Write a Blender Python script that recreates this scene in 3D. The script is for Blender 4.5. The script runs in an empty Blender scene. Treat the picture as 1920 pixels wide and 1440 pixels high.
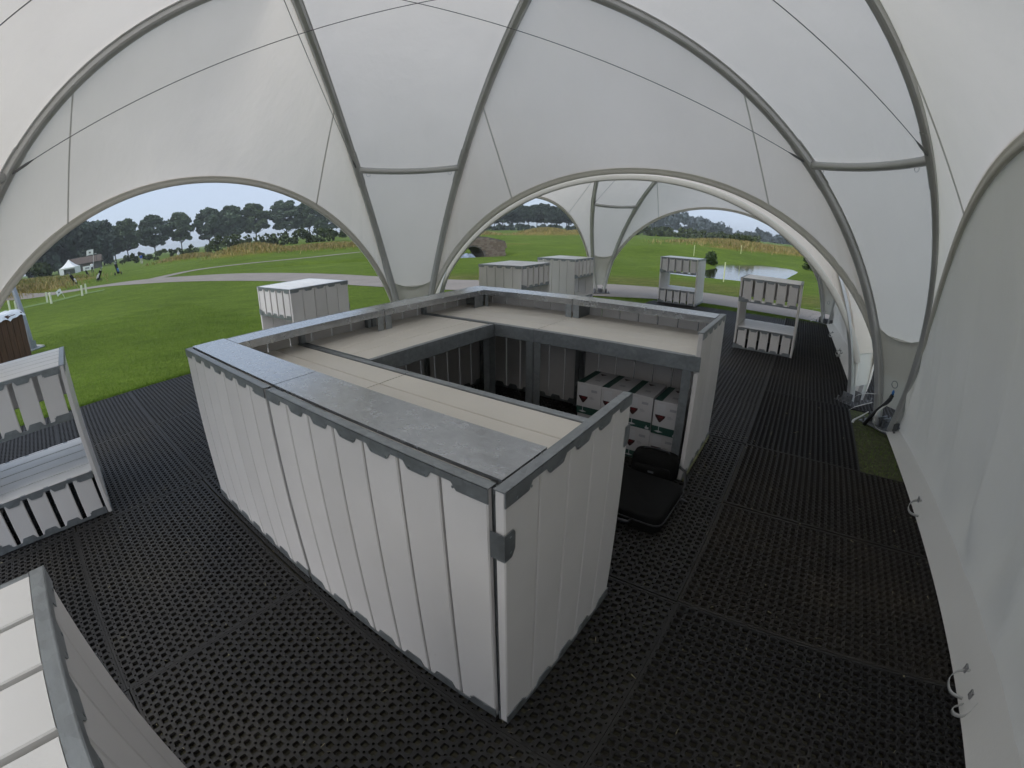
import bpy, bmesh, math, random
import numpy as np
from mathutils import Vector, Matrix

# ------------------------------------------------------------------ camera, sky, sun, exposure
sc = bpy.context.scene
C = sc.collection
R = math.radians

cam_d = bpy.data.cameras.new('camera')
cam = bpy.data.objects.new('camera', cam_d)
C.objects.link(cam)
sc.camera = cam
cam.location = (0.0, 0.0, 1.721)
cam.rotation_euler = (math.pi / 2 - 0.346, 0.0, 0.0)
cam_d.type = 'PANO'                      # the photograph was taken with a wide action-camera fisheye
cam_d.sensor_width = 36.0
cam_d.sensor_height = 27.0
cam_d.sensor_fit = 'HORIZONTAL'
cam_d.clip_start = 0.05
cam_d.clip_end = 5000.0
# r = f (theta + k theta^3), inverted as a polynomial theta(r)
F_PX, K3 = 844.3, 0.073
th = np.linspace(0.0, 1.32, 400)
rr = F_PX * (th + K3 * th ** 3) * 36.0 / 1920.0
M4 = np.stack([rr, rr ** 2, rr ** 3, rr ** 4], 1)
co = np.linalg.lstsq(M4, th, rcond=None)[0]
for holder in (cam_d, getattr(cam_d, 'cycles', None)):
    if holder is None:
        continue
    for key, val in (('panorama_type', 'FISHEYE_LENS_POLYNOMIAL'), ('fisheye_fov', math.pi),
                     ('fisheye_polynomial_k0', 0.0), ('fisheye_polynomial_k1', -co[0]),
                     ('fisheye_polynomial_k2', -co[1]), ('fisheye_polynomial_k3', -co[2]),
                     ('fisheye_polynomial_k4', -co[3])):
        try:
            setattr(holder, key, val)
        except Exception:
            pass

SUN_AZ = math.atan2(-0.62, -0.78)        # compass direction of the sun (x east, y north): behind and to the left
SUN_EL = R(46)
world = bpy.data.worlds.new('World')
sc.world = world
world.use_nodes = True
wn = world.node_tree.nodes
wl = world.node_tree.links
wn.clear()
w_out = wn.new('ShaderNodeOutputWorld')
w_bg = wn.new('ShaderNodeBackground')
w_sky = wn.new('ShaderNodeTexSky')
w_sky.sky_type = 'NISHITA'
w_sky.sun_disc = False
w_sky.sun_elevation = SUN_EL
w_sky.sun_rotation = SUN_AZ
w_sky.air_density = 1.0
w_sky.dust_density = 2.0
w_sky.ozone_density = 1.5
w_geo = wn.new('ShaderNodeTexCoord')
w_map = wn.new('ShaderNodeMapping')
w_map.inputs['Scale'].default_value = (1.0, 1.0, 3.2)
w_noise = wn.new('ShaderNodeTexNoise')
w_noise.inputs['Scale'].default_value = 3.0
w_noise.inputs['Detail'].default_value = 7.0
w_noise.inputs['Roughness'].default_value = 0.55
w_ramp = wn.new('ShaderNodeValToRGB')
w_ramp.color_ramp.elements[0].position = 0.30
w_ramp.color_ramp.elements[0].color = (0.80, 0.80, 0.80, 1)
w_ramp.color_ramp.elements[1].position = 0.62
w_ramp.color_ramp.elements[1].color = (0.97, 0.97, 0.97, 1)
w_mix = wn.new('ShaderNodeMix')
w_mix.data_type = 'RGBA'
w_mix.inputs['B'].default_value = (3.0, 3.55, 4.45, 1)      # the cloud sheet
wl.new(w_geo.outputs['Generated'], w_map.inputs['Vector'])
wl.new(w_map.outputs['Vector'], w_noise.inputs['Vector'])
wl.new(w_noise.outputs['Fac'], w_ramp.inputs['Fac'])
wl.new(w_ramp.outputs['Color'], w_mix.inputs['Factor'])
wl.new(w_sky.outputs['Color'], w_mix.inputs['A'])
wl.new(w_mix.outputs['Result'], w_bg.inputs['Color'])
w_bg.inputs['Strength'].default_value = 0.12
wl.new(w_bg.outputs['Background'], w_out.inputs['Surface'])

sun_d = bpy.data.lights.new('sun', 'SUN')
sun_d.energy = 1.15
sun_d.angle = R(60)
sun_d.color = (1.0, 0.96, 0.9)
sun = bpy.data.objects.new('sun', sun_d)
C.objects.link(sun)
sdir = Vector((math.sin(SUN_AZ) * math.cos(SUN_EL), math.cos(SUN_AZ) * math.cos(SUN_EL), math.sin(SUN_EL)))
sun.rotation_euler = sdir.to_track_quat('Z', 'Y').to_euler()
sun.location = (-20, -20, 30)

sc.view_settings.view_transform = 'Standard'
sc.view_settings.look = 'None'
sc.view_settings.gamma = 1.0
sc.view_settings.exposure = 0.75
sc.view_settings.use_curve_mapping = False
sc.cycles.use_denoising = True
sc.cycles.max_bounces = 7
sc.cycles.diffuse_bounces = 5
sc.cycles.transmission_bounces = 5
sc.cycles.adaptive_threshold = 0.03
sc.cycles.transparent_max_bounces = 12

# ------------------------------------------------------------------ helpers
rng = random.Random(7)
nrg = np.random.default_rng(7)


class MB:
    """collects vertices and faces for ONE mesh object"""
    def __init__(self):
        self.v, self.f, self.m = [], [], []

    def add(self, vs, fs, mi=0):
        o = len(self.v)
        self.v += [tuple(map(float, p)) for p in vs]
        self.f += [tuple(i + o for i in f) for f in fs]
        self.m += [mi] * len(fs)
        return self

    def box(self, x0, x1, y0, y1, z0, z1, mi=0):
        vs = [(x0, y0, z0), (x1, y0, z0), (x1, y1, z0), (x0, y1, z0), (x0, y0, z1), (x1, y0, z1), (x1, y1, z1), (x0, y1, z1)]
        return self.add(vs, [(0, 3, 2, 1), (4, 5, 6, 7), (0, 1, 5, 4), (1, 2, 6, 5), (2, 3, 7, 6), (3, 0, 4, 7)], mi)

    def prism(self, poly, axis, a0, a1, mi=0):
        """poly: 2D outline; axis 0/1/2 is the extrusion axis; the 2D coordinates are the other two axes in order"""
        n = len(poly)
        vs = []
        for a in (a0, a1):
            for p, q in poly:
                vs.append((a, p, q) if axis == 0 else (p, a, q) if axis == 1 else (p, q, a))
        fs = [tuple(range(n - 1, -1, -1)), tuple(range(n, 2 * n))]
        fs += [(i, (i + 1) % n, n + (i + 1) % n, n + i) for i in range(n)]
        return self.add(vs, fs, mi)

    def cbox(self, x0, x1, y0, y1, z0, z1, axis, c=0.004, mi=0):
        """box with chamfered edges along one axis"""
        lo, hi = [(x0, x1), (y0, y1), (z0, z1)][axis]
        (p0, p1), (q0, q1) = [r for i, r in enumerate([(x0, x1), (y0, y1), (z0, z1)]) if i != axis]
        poly = [(p0 + c, q0), (p1 - c, q0), (p1, q0 + c), (p1, q1 - c), (p1 - c, q1), (p0 + c, q1), (p0, q1 - c), (p0, q0 + c)]
        return self.prism(poly, axis, lo, hi, mi)

    def tube(self, pts, rad, n=8, mi=0, cap=True, prof=None, up=(0, 0, 1)):
        pts = [Vector(p) for p in pts]
        rads = rad if isinstance(rad, (list, tuple)) else [rad] * len(pts)
        vs = []
        upv = Vector(up)
        for i, p in enumerate(pts):
            t = (pts[min(i + 1, len(pts) - 1)] - pts[max(i - 1, 0)]).normalized()
            u = upv
            if abs(t.dot(u)) > 0.98:
                u = Vector((1, 0, 0)) if abs(t.x) < 0.9 else Vector((0, 1, 0))
            a = t.cross(u).normalized()
            b = a.cross(t).normalized()
            if prof is None:
                for k in range(n):
                    an = 2 * math.pi * k / n
                    vs.append(p + (a * math.cos(an) + b * math.sin(an)) * rads[i])
            else:
                for (x, y) in prof:
                    vs.append(p + (a * x + b * y) * rads[i])
        m = n if prof is None else len(prof)
        fs = []
        for i in range(len(pts) - 1):
            for k in range(m):
                fs.append((i * m + k, i * m + (k + 1) % m, (i + 1) * m + (k + 1) % m, (i + 1) * m + k))
        if cap:
            fs.append(tuple(range(m - 1, -1, -1)))
            fs.append(tuple(range((len(pts) - 1) * m, len(pts) * m)))
        return self.add(vs, fs, mi)

    def lathe(self, prof, n=12, c=(0, 0, 0), mi=0):
        """prof: list of (radius, z)"""
        vs, fs = [], []
        for r, z in prof:
            for k in range(n):
                a = 2 * math.pi * k / n
                vs.append((c[0] + r * math.cos(a), c[1] + r * math.sin(a), c[2] + z))
        for i in range(len(prof) - 1):
            for k in range(n):
                fs.append((i * n + k, i * n + (k + 1) % n, (i + 1) * n + (k + 1) % n, (i + 1) * n + k))
        fs.append(tuple(range(n - 1, -1, -1)))
        fs.append(tuple(range((len(prof) - 1) * n, len(prof) * n)))
        return self.add(vs, fs, mi)

    def grid(self, P, mi=0):
        """P: array (n, m, 3)"""
        n, m = len(P), len(P[0])
        vs = [P[i][j] for i in range(n) for j in range(m)]
        fs = [(i * m + j, i * m + j + 1, (i + 1) * m + j + 1, (i + 1) * m + j) for i in range(n - 1) for j in range(m - 1)]
        return self.add(vs, fs, mi)

    def mesh(self, name, mats, smooth=False):
        me = bpy.data.meshes.new(name)
        me.from_pydata(self.v, [], self.f)
        mats = mats if isinstance(mats, (list, tuple)) else [mats]
        for m in mats:
            me.materials.append(m)
        if len(mats) > 1:
            me.polygons.foreach_set('material_index', self.m)
        if smooth:
            me.polygons.foreach_set('use_smooth', [True] * len(me.polygons))
        me.update()
        return me

    def build(self, name, mats, parent=None, smooth=False, loc=None):
        return link(name, self.mesh(name, mats, smooth), parent, loc)


def link(name, data, parent=None, loc=None):
    o = bpy.data.objects.new(name, data)
    C.objects.link(o)
    if parent is not None:
        o.parent = parent
    if loc is not None:
        o.location = loc
    return o


def tag(o, label=None, cat=None, group=None, kind=None):
    if label:
        o['label'] = label
    if cat:
        o['category'] = cat
    if group:
        o['group'] = group
    if kind:
        o['kind'] = kind
    return o


def thing(name, label, cat, loc=(0, 0, 0), rz=0.0, group=None):
    o = bpy.data.objects.new(name, None)
    o.empty_display_size = 0.2
    C.objects.link(o)
    o.location = loc
    o.rotation_euler = (0, 0, rz)
    return tag(o, label, cat, group)


def copy_tree(o, parent=None):
    c = o.copy()
    C.objects.link(c)
    if parent is not None:
        c.parent = parent
    for ch in o.children:
        copy_tree(ch, c)
    return c


# ------------------------------------------------------------------ materials
def mat(name):
    m = bpy.data.materials.new(name)
    m.use_nodes = True
    return m, m.node_tree.nodes, m.node_tree.links, m.node_tree.nodes['Principled BSDF']


def plain(name, col, rough=0.6, metal=0.0, noise=0.0, nscale=20.0, bump=0.0, bscale=60.0, detail=4.0, spec=None, mapscale=None, coord='Object', rvar=0.0):
    m, n, l, b = mat(name)
    b.inputs['Base Color'].default_value = (*col, 1)
    b.inputs['Roughness'].default_value = rough
    b.inputs['Metallic'].default_value = metal
    if spec is not None:
        b.inputs['Specular IOR Level'].default_value = spec
    tc = n.new('ShaderNodeTexCoord')
    src = tc.outputs[coord]
    if mapscale:
        mp = n.new('ShaderNodeMapping')
        mp.inputs['Scale'].default_value = mapscale
        l.new(src, mp.inputs['Vector'])
        src = mp.outputs['Vector']
    if noise > 0:
        t = n.new('ShaderNodeTexNoise')
        t.inputs['Scale'].default_value = nscale
        t.inputs['Detail'].default_value = detail
        l.new(src, t.inputs['Vector'])
        r = n.new('ShaderNodeValToRGB')
        r.color_ramp.elements[0].position = 0.3
        r.color_ramp.elements[1].position = 0.7
        r.color_ramp.elements[0].color = (*[max(0, c * (1 - noise)) for c in col], 1)
        r.color_ramp.elements[1].color = (*[min(1, c * (1 + noise)) for c in col], 1)
        l.new(t.outputs['Fac'], r.inputs['Fac'])
        l.new(r.outputs['Color'], b.inputs['Base Color'])
        if rvar > 0:
            mr = n.new('ShaderNodeMapRange')
            mr.inputs['To Min'].default_value = max(0.05, rough - rvar)
            mr.inputs['To Max'].default_value = min(1, rough + rvar)
            l.new(t.outputs['Fac'], mr.inputs['Value'])
            l.new(mr.outputs['Result'], b.inputs['Roughness'])
    if bump > 0:
        t2 = n.new('ShaderNodeTexNoise')
        t2.inputs['Scale'].default_value = bscale
        t2.inputs['Detail'].default_value = 3.0
        l.new(src, t2.inputs['Vector'])
        bp = n.new('ShaderNodeBump')
        bp.inputs['Strength'].default_value = bump
        bp.inputs['Distance'].default_value = 0.01
        l.new(t2.outputs['Fac'], bp.inputs['Height'])
        l.new(bp.outputs['Normal'], b.inputs['Normal'])
    return m


def fabric_material(name, col, trans=0.45, tcol=None):
    m = bpy.data.materials.new(name)
    m.use_nodes = True
    n, l = m.node_tree.nodes, m.node_tree.links
    n.clear()
    out = n.new('ShaderNodeOutputMaterial')
    d = n.new('ShaderNodeBsdfDiffuse')
    t = n.new('ShaderNodeBsdfTranslucent')
    g = n.new('ShaderNodeBsdfGlossy')
    g.inputs['Roughness'].default_value = 0.5
    g.inputs['Color'].default_value = (0.9, 0.9, 0.9, 1)
    mx, mg = n.new('ShaderNodeMixShader'), n.new('ShaderNodeMixShader')
    mx.inputs[0].default_value = trans
    mg.inputs[0].default_value = 0.03
    tc = n.new('ShaderNodeTexCoord')
    no = n.new('ShaderNodeTexNoise')
    no.inputs['Scale'].default_value = 1.7
    no.inputs['Detail'].default_value = 6
    ra = n.new('ShaderNodeValToRGB')
    ra.color_ramp.elements[0].position = 0.3
    ra.color_ramp.elements[1].position = 0.72
    ra.color_ramp.elements[0].color = (*[c * 0.955 for c in col], 1)
    ra.color_ramp.elements[1].color = (*col, 1)
    l.new(tc.outputs['Object'], no.inputs['Vector'])
    l.new(no.outputs['Fac'], ra.inputs['Fac'])
    l.new(ra.outputs['Color'], d.inputs['Color'])
    l.new(ra.outputs['Color'], t.inputs['Color'])
    # soft pulls and creases of the stretched cloth
    mp = n.new('ShaderNodeMapping')
    mp.inputs['Scale'].default_value = (1, 1, 0.35)
    no2 = n.new('ShaderNodeTexNoise')
    no2.inputs['Scale'].default_value = 5.0
    no2.inputs['Detail'].default_value = 3
    l.new(tc.outputs['Object'], mp.inputs['Vector'])
    l.new(mp.outputs['Vector'], no2.inputs['Vector'])
    b = n.new('ShaderNodeBump')
    b.inputs['Strength'].default_value = 0.4
    b.inputs['Distance'].default_value = 0.03
    wv = n.new('ShaderNodeTexNoise')                      # coated weave
    wv.inputs['Scale'].default_value = 130
    l.new(tc.outputs['Object'], wv.inputs['Vector'])
    ad = n.new('ShaderNodeMath')
    ad.operation = 'MULTIPLY_ADD'
    ad.inputs[1].default_value = 0.06
    l.new(wv.outputs['Fac'], ad.inputs[0])
    l.new(no2.outputs['Fac'], ad.inputs[2])
    l.new(ad.outputs[0], b.inputs['Height'])
    for s in (d, t, g):
        l.new(b.outputs['Normal'], s.inputs['Normal'])
    l.new(d.outputs[0], mx.inputs[1])
    l.new(t.outputs[0], mx.inputs[2])
    l.new(mx.outputs[0], mg.inputs[1])
    l.new(g.outputs[0], mg.inputs[2])
    l.new(mg.outputs[0], out.inputs['Surface'])
    return m


def galvanised(name, col, rough=0.42, metal=0.85, lo=0.78):
    m, n, l, b = mat(name)
    tc = n.new('ShaderNodeTexCoord')
    v = n.new('ShaderNodeTexVoronoi')
    v.inputs['Scale'].default_value = 45
    no = n.new('ShaderNodeTexNoise')
    no.inputs['Scale'].default_value = 7
    no.inputs['Detail'].default_value = 8
    no.inputs['Roughness'].default_value = 0.65
    mp = n.new('ShaderNodeMapping')
    mp.inputs['Scale'].default_value = (1.0, 3.0, 1.0)
    l.new(tc.outputs['Object'], v.inputs['Vector'])
    l.new(tc.outputs['Object'], mp.inputs['Vector'])
    l.new(mp.outputs['Vector'], no.inputs['Vector'])
    mx = n.new('ShaderNodeMix')
    mx.data_type = 'FLOAT'
    mx.inputs['Factor'].default_value = 0.75
    l.new(v.outputs['Color'], mx.inputs['A'])
    l.new(no.outputs['Fac'], mx.inputs['B'])
    r = n.new('ShaderNodeValToRGB')
    r.color_ramp.elements[0].position = 0.3
    r.color_ramp.elements[1].position = 0.75
    r.color_ramp.elements[0].color = (*[c * lo for c in col], 1)
    r.color_ramp.elements[1].color = (*[min(1, c * 1.2) for c in col], 1)
    l.new(mx.outputs['Result'], r.inputs['Fac'])
    l.new(r.outputs['Color'], b.inputs['Base Color'])
    mr = n.new('ShaderNodeMapRange')
    mr.inputs['To Min'].default_value = rough - 0.12
    mr.inputs['To Max'].default_value = rough + 0.14
    l.new(mx.outputs['Result'], mr.inputs['Value'])
    l.new(mr.outputs['Result'], b.inputs['Roughness'])
    b.inputs['Metallic'].default_value = metal
    return m


def plank_material(name, col):
    """cream plastic-wood boards: faint grain, scuffs and grey dirt marks"""
    m, n, l, b = mat(name)
    tc = n.new('ShaderNodeTexCoord')
    oi = n.new('ShaderNodeObjectInfo')
    ad = n.new('ShaderNodeVectorMath')
    ad.operation = 'ADD'
    sc_ = n.new('ShaderNodeVectorMath')
    sc_.operation = 'SCALE'
    sc_.inputs['Scale'].default_value = 37.0
    cmb = n.new('ShaderNodeCombineXYZ')
    l.new(oi.outputs['Random'], cmb.inputs['X'])
    l.new(oi.outputs['Random'], cmb.inputs['Y'])
    l.new(cmb.outputs['Vector'], sc_.inputs[0])
    l.new(tc.outputs['Object'], ad.inputs[0])
    l.new(sc_.outputs['Vector'], ad.inputs[1])
    n1 = n.new('ShaderNodeTexNoise')
    n1.inputs['Scale'].default_value = 3.0
    n1.inputs['Detail'].default_value = 5
    l.new(ad.outputs['Vector'], n1.inputs['Vector'])
    r1 = n.new('ShaderNodeValToRGB')
    r1.color_ramp.elements[0].position = 0.25
    r1.color_ramp.elements[1].position = 0.75
    r1.color_ramp.elements[0].color = (*[c * 0.94 for c in col], 1)
    r1.color_ramp.elements[1].color = (*[min(1, c * 1.04) for c in col], 1)
    l.new(n1.outputs['Fac'], r1.inputs['Fac'])
    n2 = n.new('ShaderNodeTexNoise')                      # sparse dark scuffs
    n2.inputs['Scale'].default_value = 9.0
    n2.inputs['Detail'].default_value = 9
    n2.inputs['Roughness'].default_value = 0.7
    l.new(ad.outputs['Vector'], n2.inputs['Vector'])
    r2 = n.new('ShaderNodeValToRGB')
    r2.color_ramp.elements[0].position = 0.69
    r2.color_ramp.elements[1].position = 0.80
    r2.color_ramp.elements[0].color = (0, 0, 0, 1)
    r2.color_ramp.elements[1].color = (0.55, 0.55, 0.55, 1)
    l.new(n2.outputs['Fac'], r2.inputs['Fac'])
    mx = n.new('ShaderNodeMix')
    mx.data_type = 'RGBA'
    mx.inputs['B'].default_value = (col[0] * 0.45, col[1] * 0.45, col[2] * 0.44, 1)
    l.new(r2.outputs['Color'], mx.inputs['Factor'])
    l.new(r1.outputs['Color'], mx.inputs['A'])
    hv = n.new('ShaderNodeHueSaturation')
    mr = n.new('ShaderNodeMapRange')
    mr.inputs['To Min'].default_value = 0.96
    mr.inputs['To Max'].default_value = 1.03
    l.new(oi.outputs['Random'], mr.inputs['Value'])
    l.new(mr.outputs['Result'], hv.inputs['Value'])
    l.new(mx.outputs['Result'], hv.inputs['Color'])
    l.new(hv.outputs['Color'], b.inputs['Base Color'])
    b.inputs['Roughness'].default_value = 0.42
    b.inputs['Specular IOR Level'].default_value = 0.4
    n3 = n.new('ShaderNodeTexNoise')
    n3.inputs['Scale'].default_value = 160
    l.new(ad.outputs['Vector'], n3.inputs['Vector'])
    bp = n.new('ShaderNodeBump')
    bp.inputs['Strength'].default_value = 0.06
    bp.inputs['Distance'].default_value = 0.004
    l.new(n3.outputs['Fac'], bp.inputs['Height'])
    l.new(bp.outputs['Normal'], b.inputs['Normal'])
    return m


def leaf_material(name, col, var=0.35):
    m, n, l, b = mat(name)
    oi = n.new('ShaderNodeObjectInfo')
    tc = n.new('ShaderNodeTexCoord')
    t = n.new('ShaderNodeTexNoise')
    t.inputs['Scale'].default_value = 0.35
    t.inputs['Detail'].default_value = 5
    l.new(tc.outputs['Object'], t.inputs['Vector'])
    r = n.new('ShaderNodeValToRGB')
    r.color_ramp.elements[0].position = 0.3
    r.color_ramp.elements[1].position = 0.7
    r.color_ramp.elements[0].color = (*[c * (1 - var) for c in col], 1)
    r.color_ramp.elements[1].color = (*[c * (1 + var) for c in col], 1)
    l.new(t.outputs['Fac'], r.inputs['Fac'])
    l.new(r.outputs['Color'], b.inputs['Base Color'])
    b.inputs['Roughness'].default_value = 0.7
    b.inputs['Specular IOR Level'].default_value = 0.2
    return m


M = {}
M['fabric'] = fabric_material('white_tent_fabric', (0.925, 0.86, 0.785), 0.49)
M['wall_fabric'] = fabric_material('white_wall_fabric', (0.86, 0.84, 0.80), 0.12)
M['webbing'] = fabric_material('beige_rim_webbing', (0.66, 0.64, 0.58), 0.15)
M['patch'] = fabric_material('beige_patch_fabric', (0.68, 0.67, 0.61), 0.15)
M['seam'] = fabric_material('fabric_seam', (0.66, 0.65, 0.62), 0.3)
M['skirt'] = fabric_material('skirt_fabric', (0.70, 0.69, 0.66), 0.15)
M['alu'] = plain('aluminium_pole', (0.52, 0.52, 0.51), 0.38, 0.4, noise=0.10, nscale=2.5, rvar=0.06)
M['steel'] = galvanised('galvanised_steel', (0.30, 0.32, 0.33), 0.46, 0.75)
M['shelf'] = galvanised('galvanised_shelf', (0.46, 0.47, 0.48), 0.24, 0.9, 0.9)
M['foot_steel'] = plain('dull_grey_steel', (0.16, 0.165, 0.17), 0.6, 0.4, noise=0.3, nscale=30)
M['cable'] = plain('steel_cable', (0.18, 0.18, 0.18), 0.5, 0.6)
M['plank'] = plank_material('cream_planks', (0.69, 0.665, 0.65))
M['worktop'] = plank_material('cream_worktop', (0.71, 0.67, 0.60))
M['table_top'] = plank_material('white_table_boards', (0.72, 0.705, 0.68))


def rubber_material(name, col, dust):
    """black rubber, a little different from mat to mat, with dried mud trodden over it"""
    m, n, l, b = mat(name)
    geo = n.new('ShaderNodeNewGeometry')
    oi = n.new('ShaderNodeObjectInfo')
    t1 = n.new('ShaderNodeTexNoise')
    t1.inputs['Scale'].default_value = 1.1
    t1.inputs['Detail'].default_value = 7
    t1.inputs['Roughness'].default_value = 0.65
    l.new(geo.outputs['Position'], t1.inputs['Vector'])
    r1 = n.new('ShaderNodeValToRGB')
    r1.color_ramp.elements[0].position = 0.48
    r1.color_ramp.elements[1].position = 0.78
    r1.color_ramp.elements[0].color = (*col, 1)
    r1.color_ramp.elements[1].color = (*dust, 1)
    l.new(t1.outputs['Fac'], r1.inputs['Fac'])
    t2 = n.new('ShaderNodeTexNoise')
    t2.inputs['Scale'].default_value = 40
    t2.inputs['Detail'].default_value = 5
    l.new(geo.outputs['Position'], t2.inputs['Vector'])
    hv = n.new('ShaderNodeHueSaturation')
    ma = n.new('ShaderNodeMath')
    ma.operation = 'MULTIPLY_ADD'
    ma.inputs[1].default_value = 0.5
    ma.inputs[2].default_value = 0.55
    l.new(oi.outputs['Random'], ma.inputs[0])
    mb_ = n.new('ShaderNodeMath')
    mb_.operation = 'MULTIPLY_ADD'
    mb_.inputs[1].default_value = 0.7
    l.new(t2.outputs['Fac'], mb_.inputs[0])
    l.new(ma.outputs[0], mb_.inputs[2])
    l.new(mb_.outputs[0], hv.inputs['Value'])
    l.new(r1.outputs['Color'], hv.inputs['Color'])
    l.new(hv.outputs['Color'], b.inputs['Base Color'])
    mr = n.new('ShaderNodeMapRange')
    mr.inputs['To Min'].default_value = 0.52
    mr.inputs['To Max'].default_value = 0.82
    l.new(t1.outputs['Fac'], mr.inputs['Value'])
    l.new(mr.outputs['Result'], b.inputs['Roughness'])
    b.inputs['Specular IOR Level'].default_value = 0.42
    return m


M['rubber'] = rubber_material('black_rubber', (0.0135, 0.013, 0.013), (0.030, 0.027, 0.022))
M['rubber_brown'] = rubber_material('brown_black_rubber', (0.0155, 0.0135, 0.0115), (0.036, 0.029, 0.021))
M['dirt'] = plain('earth_under_mats', (0.060, 0.056, 0.038), 0.95, noise=0.6, nscale=25, bump=0.5, bscale=60)
M['card'] = plain('white_carton', (0.46, 0.45, 0.46), 0.55, noise=0.03, nscale=6)
M['card_green'] = plain('dark_green_print', (0.018, 0.060, 0.048), 0.5)
M['wine'] = plain('wine_red_print', (0.10, 0.010, 0.012), 0.45)
M['wine_dark'] = plain('dark_wine_print', (0.028, 0.008, 0.008), 0.45)
M['print_grey'] = plain('grey_print', (0.30, 0.30, 0.32), 0.5)
M['print_glass'] = plain('pale_glass_print', (0.47, 0.47, 0.49), 0.45)
M['black_cloth'] = plain('black_case_cloth', (0.006, 0.006, 0.006), 0.85, spec=0.2, noise=0.3, nscale=30, bump=0.3, bscale=400)
M['strap'] = plain('white_strap', (0.50, 0.50, 0.48), 0.7, noise=0.15, nscale=40)
M['black_plastic'] = plain('black_plastic', (0.014, 0.014, 0.016), 0.4)
M['blue'] = plain('blue_plastic', (0.03, 0.16, 0.45), 0.4)
M['wood_brown'] = plain('brown_wood', (0.09, 0.038, 0.018), 0.55, noise=0.4, nscale=6, mapscale=(8, 8, 0.6), bump=0.2, bscale=30)
M['plastic_wrap'] = plain('crumpled_plastic_wrap', (0.75, 0.77, 0.78), 0.25, noise=0.1, nscale=14, bump=0.8, bscale=18)
M['asphalt'] = plain('path_asphalt', (0.245, 0.215, 0.187), 0.9, noise=0.10, nscale=1.2, bump=0.3, bscale=120, detail=9)
M['white_paint'] = plain('white_paint', (0.8, 0.8, 0.78), 0.5, noise=0.04, nscale=3)
M['stake'] = plain('pale_yellow_stake', (0.62, 0.66, 0.36), 0.6)
M['stone'] = plain('bridge_stone', (0.22, 0.165, 0.125), 0.9, noise=0.35, nscale=3, bump=0.6, bscale=12)
M['stone2'] = plain('bridge_stone_pale', (0.27, 0.215, 0.17), 0.9, noise=0.3, nscale=4, bump=0.6, bscale=14)
M['mortar'] = plain('bridge_mortar', (0.17, 0.15, 0.13), 0.95, noise=0.2, nscale=6)
M['tarp'] = plain('blue_grey_sheet', (0.23, 0.27, 0.34), 0.45, noise=0.4, nscale=6, bump=0.9, bscale=7)
M['bark'] = plain('bark', (0.045, 0.038, 0.03), 0.95, noise=0.3, nscale=4, bump=0.5, bscale=10)
M['leaf'] = leaf_material('dark_green_leaves', (0.100, 0.135, 0.070))
M['leaf_b'] = leaf_material('blue_green_leaves', (0.094, 0.128, 0.080))
M['leaf_wood'] = leaf_material('dark_wood_leaves', (0.052, 0.073, 0.052))
M['leaf_far'] = leaf_material('far_wood_leaves', (0.090, 0.115, 0.12), 0.25)  # bluish tint of distance haze is put into this leaf colour
M['leaf_hedge'] = leaf_material('hedge_leaves', (0.065, 0.085, 0.034))
M['leaf_bush'] = leaf_material('bush_leaves', (0.055, 0.085, 0.030))
M['straw'] = leaf_material('dry_rough_grass', (0.36, 0.285, 0.12), 0.25)
M['rough'] = leaf_material('green_rough_grass', (0.20, 0.205, 0.065), 0.25)
M['hut'] = plain('brown_hut_roof', (0.10, 0.075, 0.06), 0.85, noise=0.2, nscale=2)
M['hut_wall'] = plain('dark_hut_wall', (0.10, 0.095, 0.085), 0.85)
M['shirt_white'] = plain('white_shirt', (0.75, 0.75, 0.78), 0.8)
M['shirt_blue'] = plain('blue_shirt', (0.03, 0.10, 0.42), 0.8)
M['trousers_dark'] = plain('dark_trousers', (0.02, 0.022, 0.035), 0.8)
M['trousers_pale'] = plain('pale_trousers', (0.55, 0.52, 0.46), 0.8)
M['skin'] = plain('skin', (0.42, 0.25, 0.18), 0.6)
M['hair'] = plain('hair', (0.05, 0.035, 0.025), 0.8)
M['tyre'] = plain('trolley_tyre', (0.015, 0.015, 0.015), 0.8)
M['bag_white'] = plain('white_bag_fabric', (0.6, 0.6, 0.62), 0.6)
M['bag_blue'] = plain('blue_bag_fabric', (0.02, 0.10, 0.26), 0.6)
M['metal_dark'] = plain('dark_metal', (0.06, 0.06, 0.065), 0.4, 0.6)
M['buckle'] = plain('grey_buckle', (0.30, 0.30, 0.30), 0.5, 0.3)
M['litter'] = plain('straw_litter', (0.20, 0.18, 0.11), 0.8, noise=0.4, nscale=30)

# ------------------------------------------------------------------ ground (one sheet to the horizon), path, pond, water
MOUNDS = [  # x, y, radius along, radius across, direction (deg), height
    (-27.0, 43.4, 4.0, 3.0, 35, 1.1), (-19.5, 46, 8, 2.6, 18, 0.5), (-42, 52, 4.5, 2.6, 30, 0.55),
    (-49.5, 30.3, 8, 4.5, 40, 1.15), (-37.5, 23.6, 4.5, 2.6, 40, 0.75), (-66, 34, 12, 6, 60, 1.5),
    (7, 95, 6, 5, 0, 1.45), (16, 100, 6, 5, 0, 1.0), (-10, 92, 8, 5, 0, 0.9),
    (26, 50, 8, 4, -20, 1.0), (33, 53, 8, 4, -25, 0.9), (37, 45, 7, 4, -30, 0.8), (20, 60, 12, 6, 0, 0.4),
    (14, 35.5, 9, 3.5, 28, 0.85), (5, 62, 26, 10, 5, 0.5), (12, 42, 12, 6, 10, 0.35), (-2, 40, 9, 4, 10, 0.3)]
POND = [(6.9, 20.6), (9.2, 21.6), (11.6, 24.5), (13.5, 28.2), (16.0, 29.6), (18.4, 31.2), (19.8, 29.8), (18.4, 26.6),
        (16.0, 23.6), (13.6, 20.6), (11.8, 18.4), (9.8, 17.6), (8.0, 18.3), (6.7, 19.4)]
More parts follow.
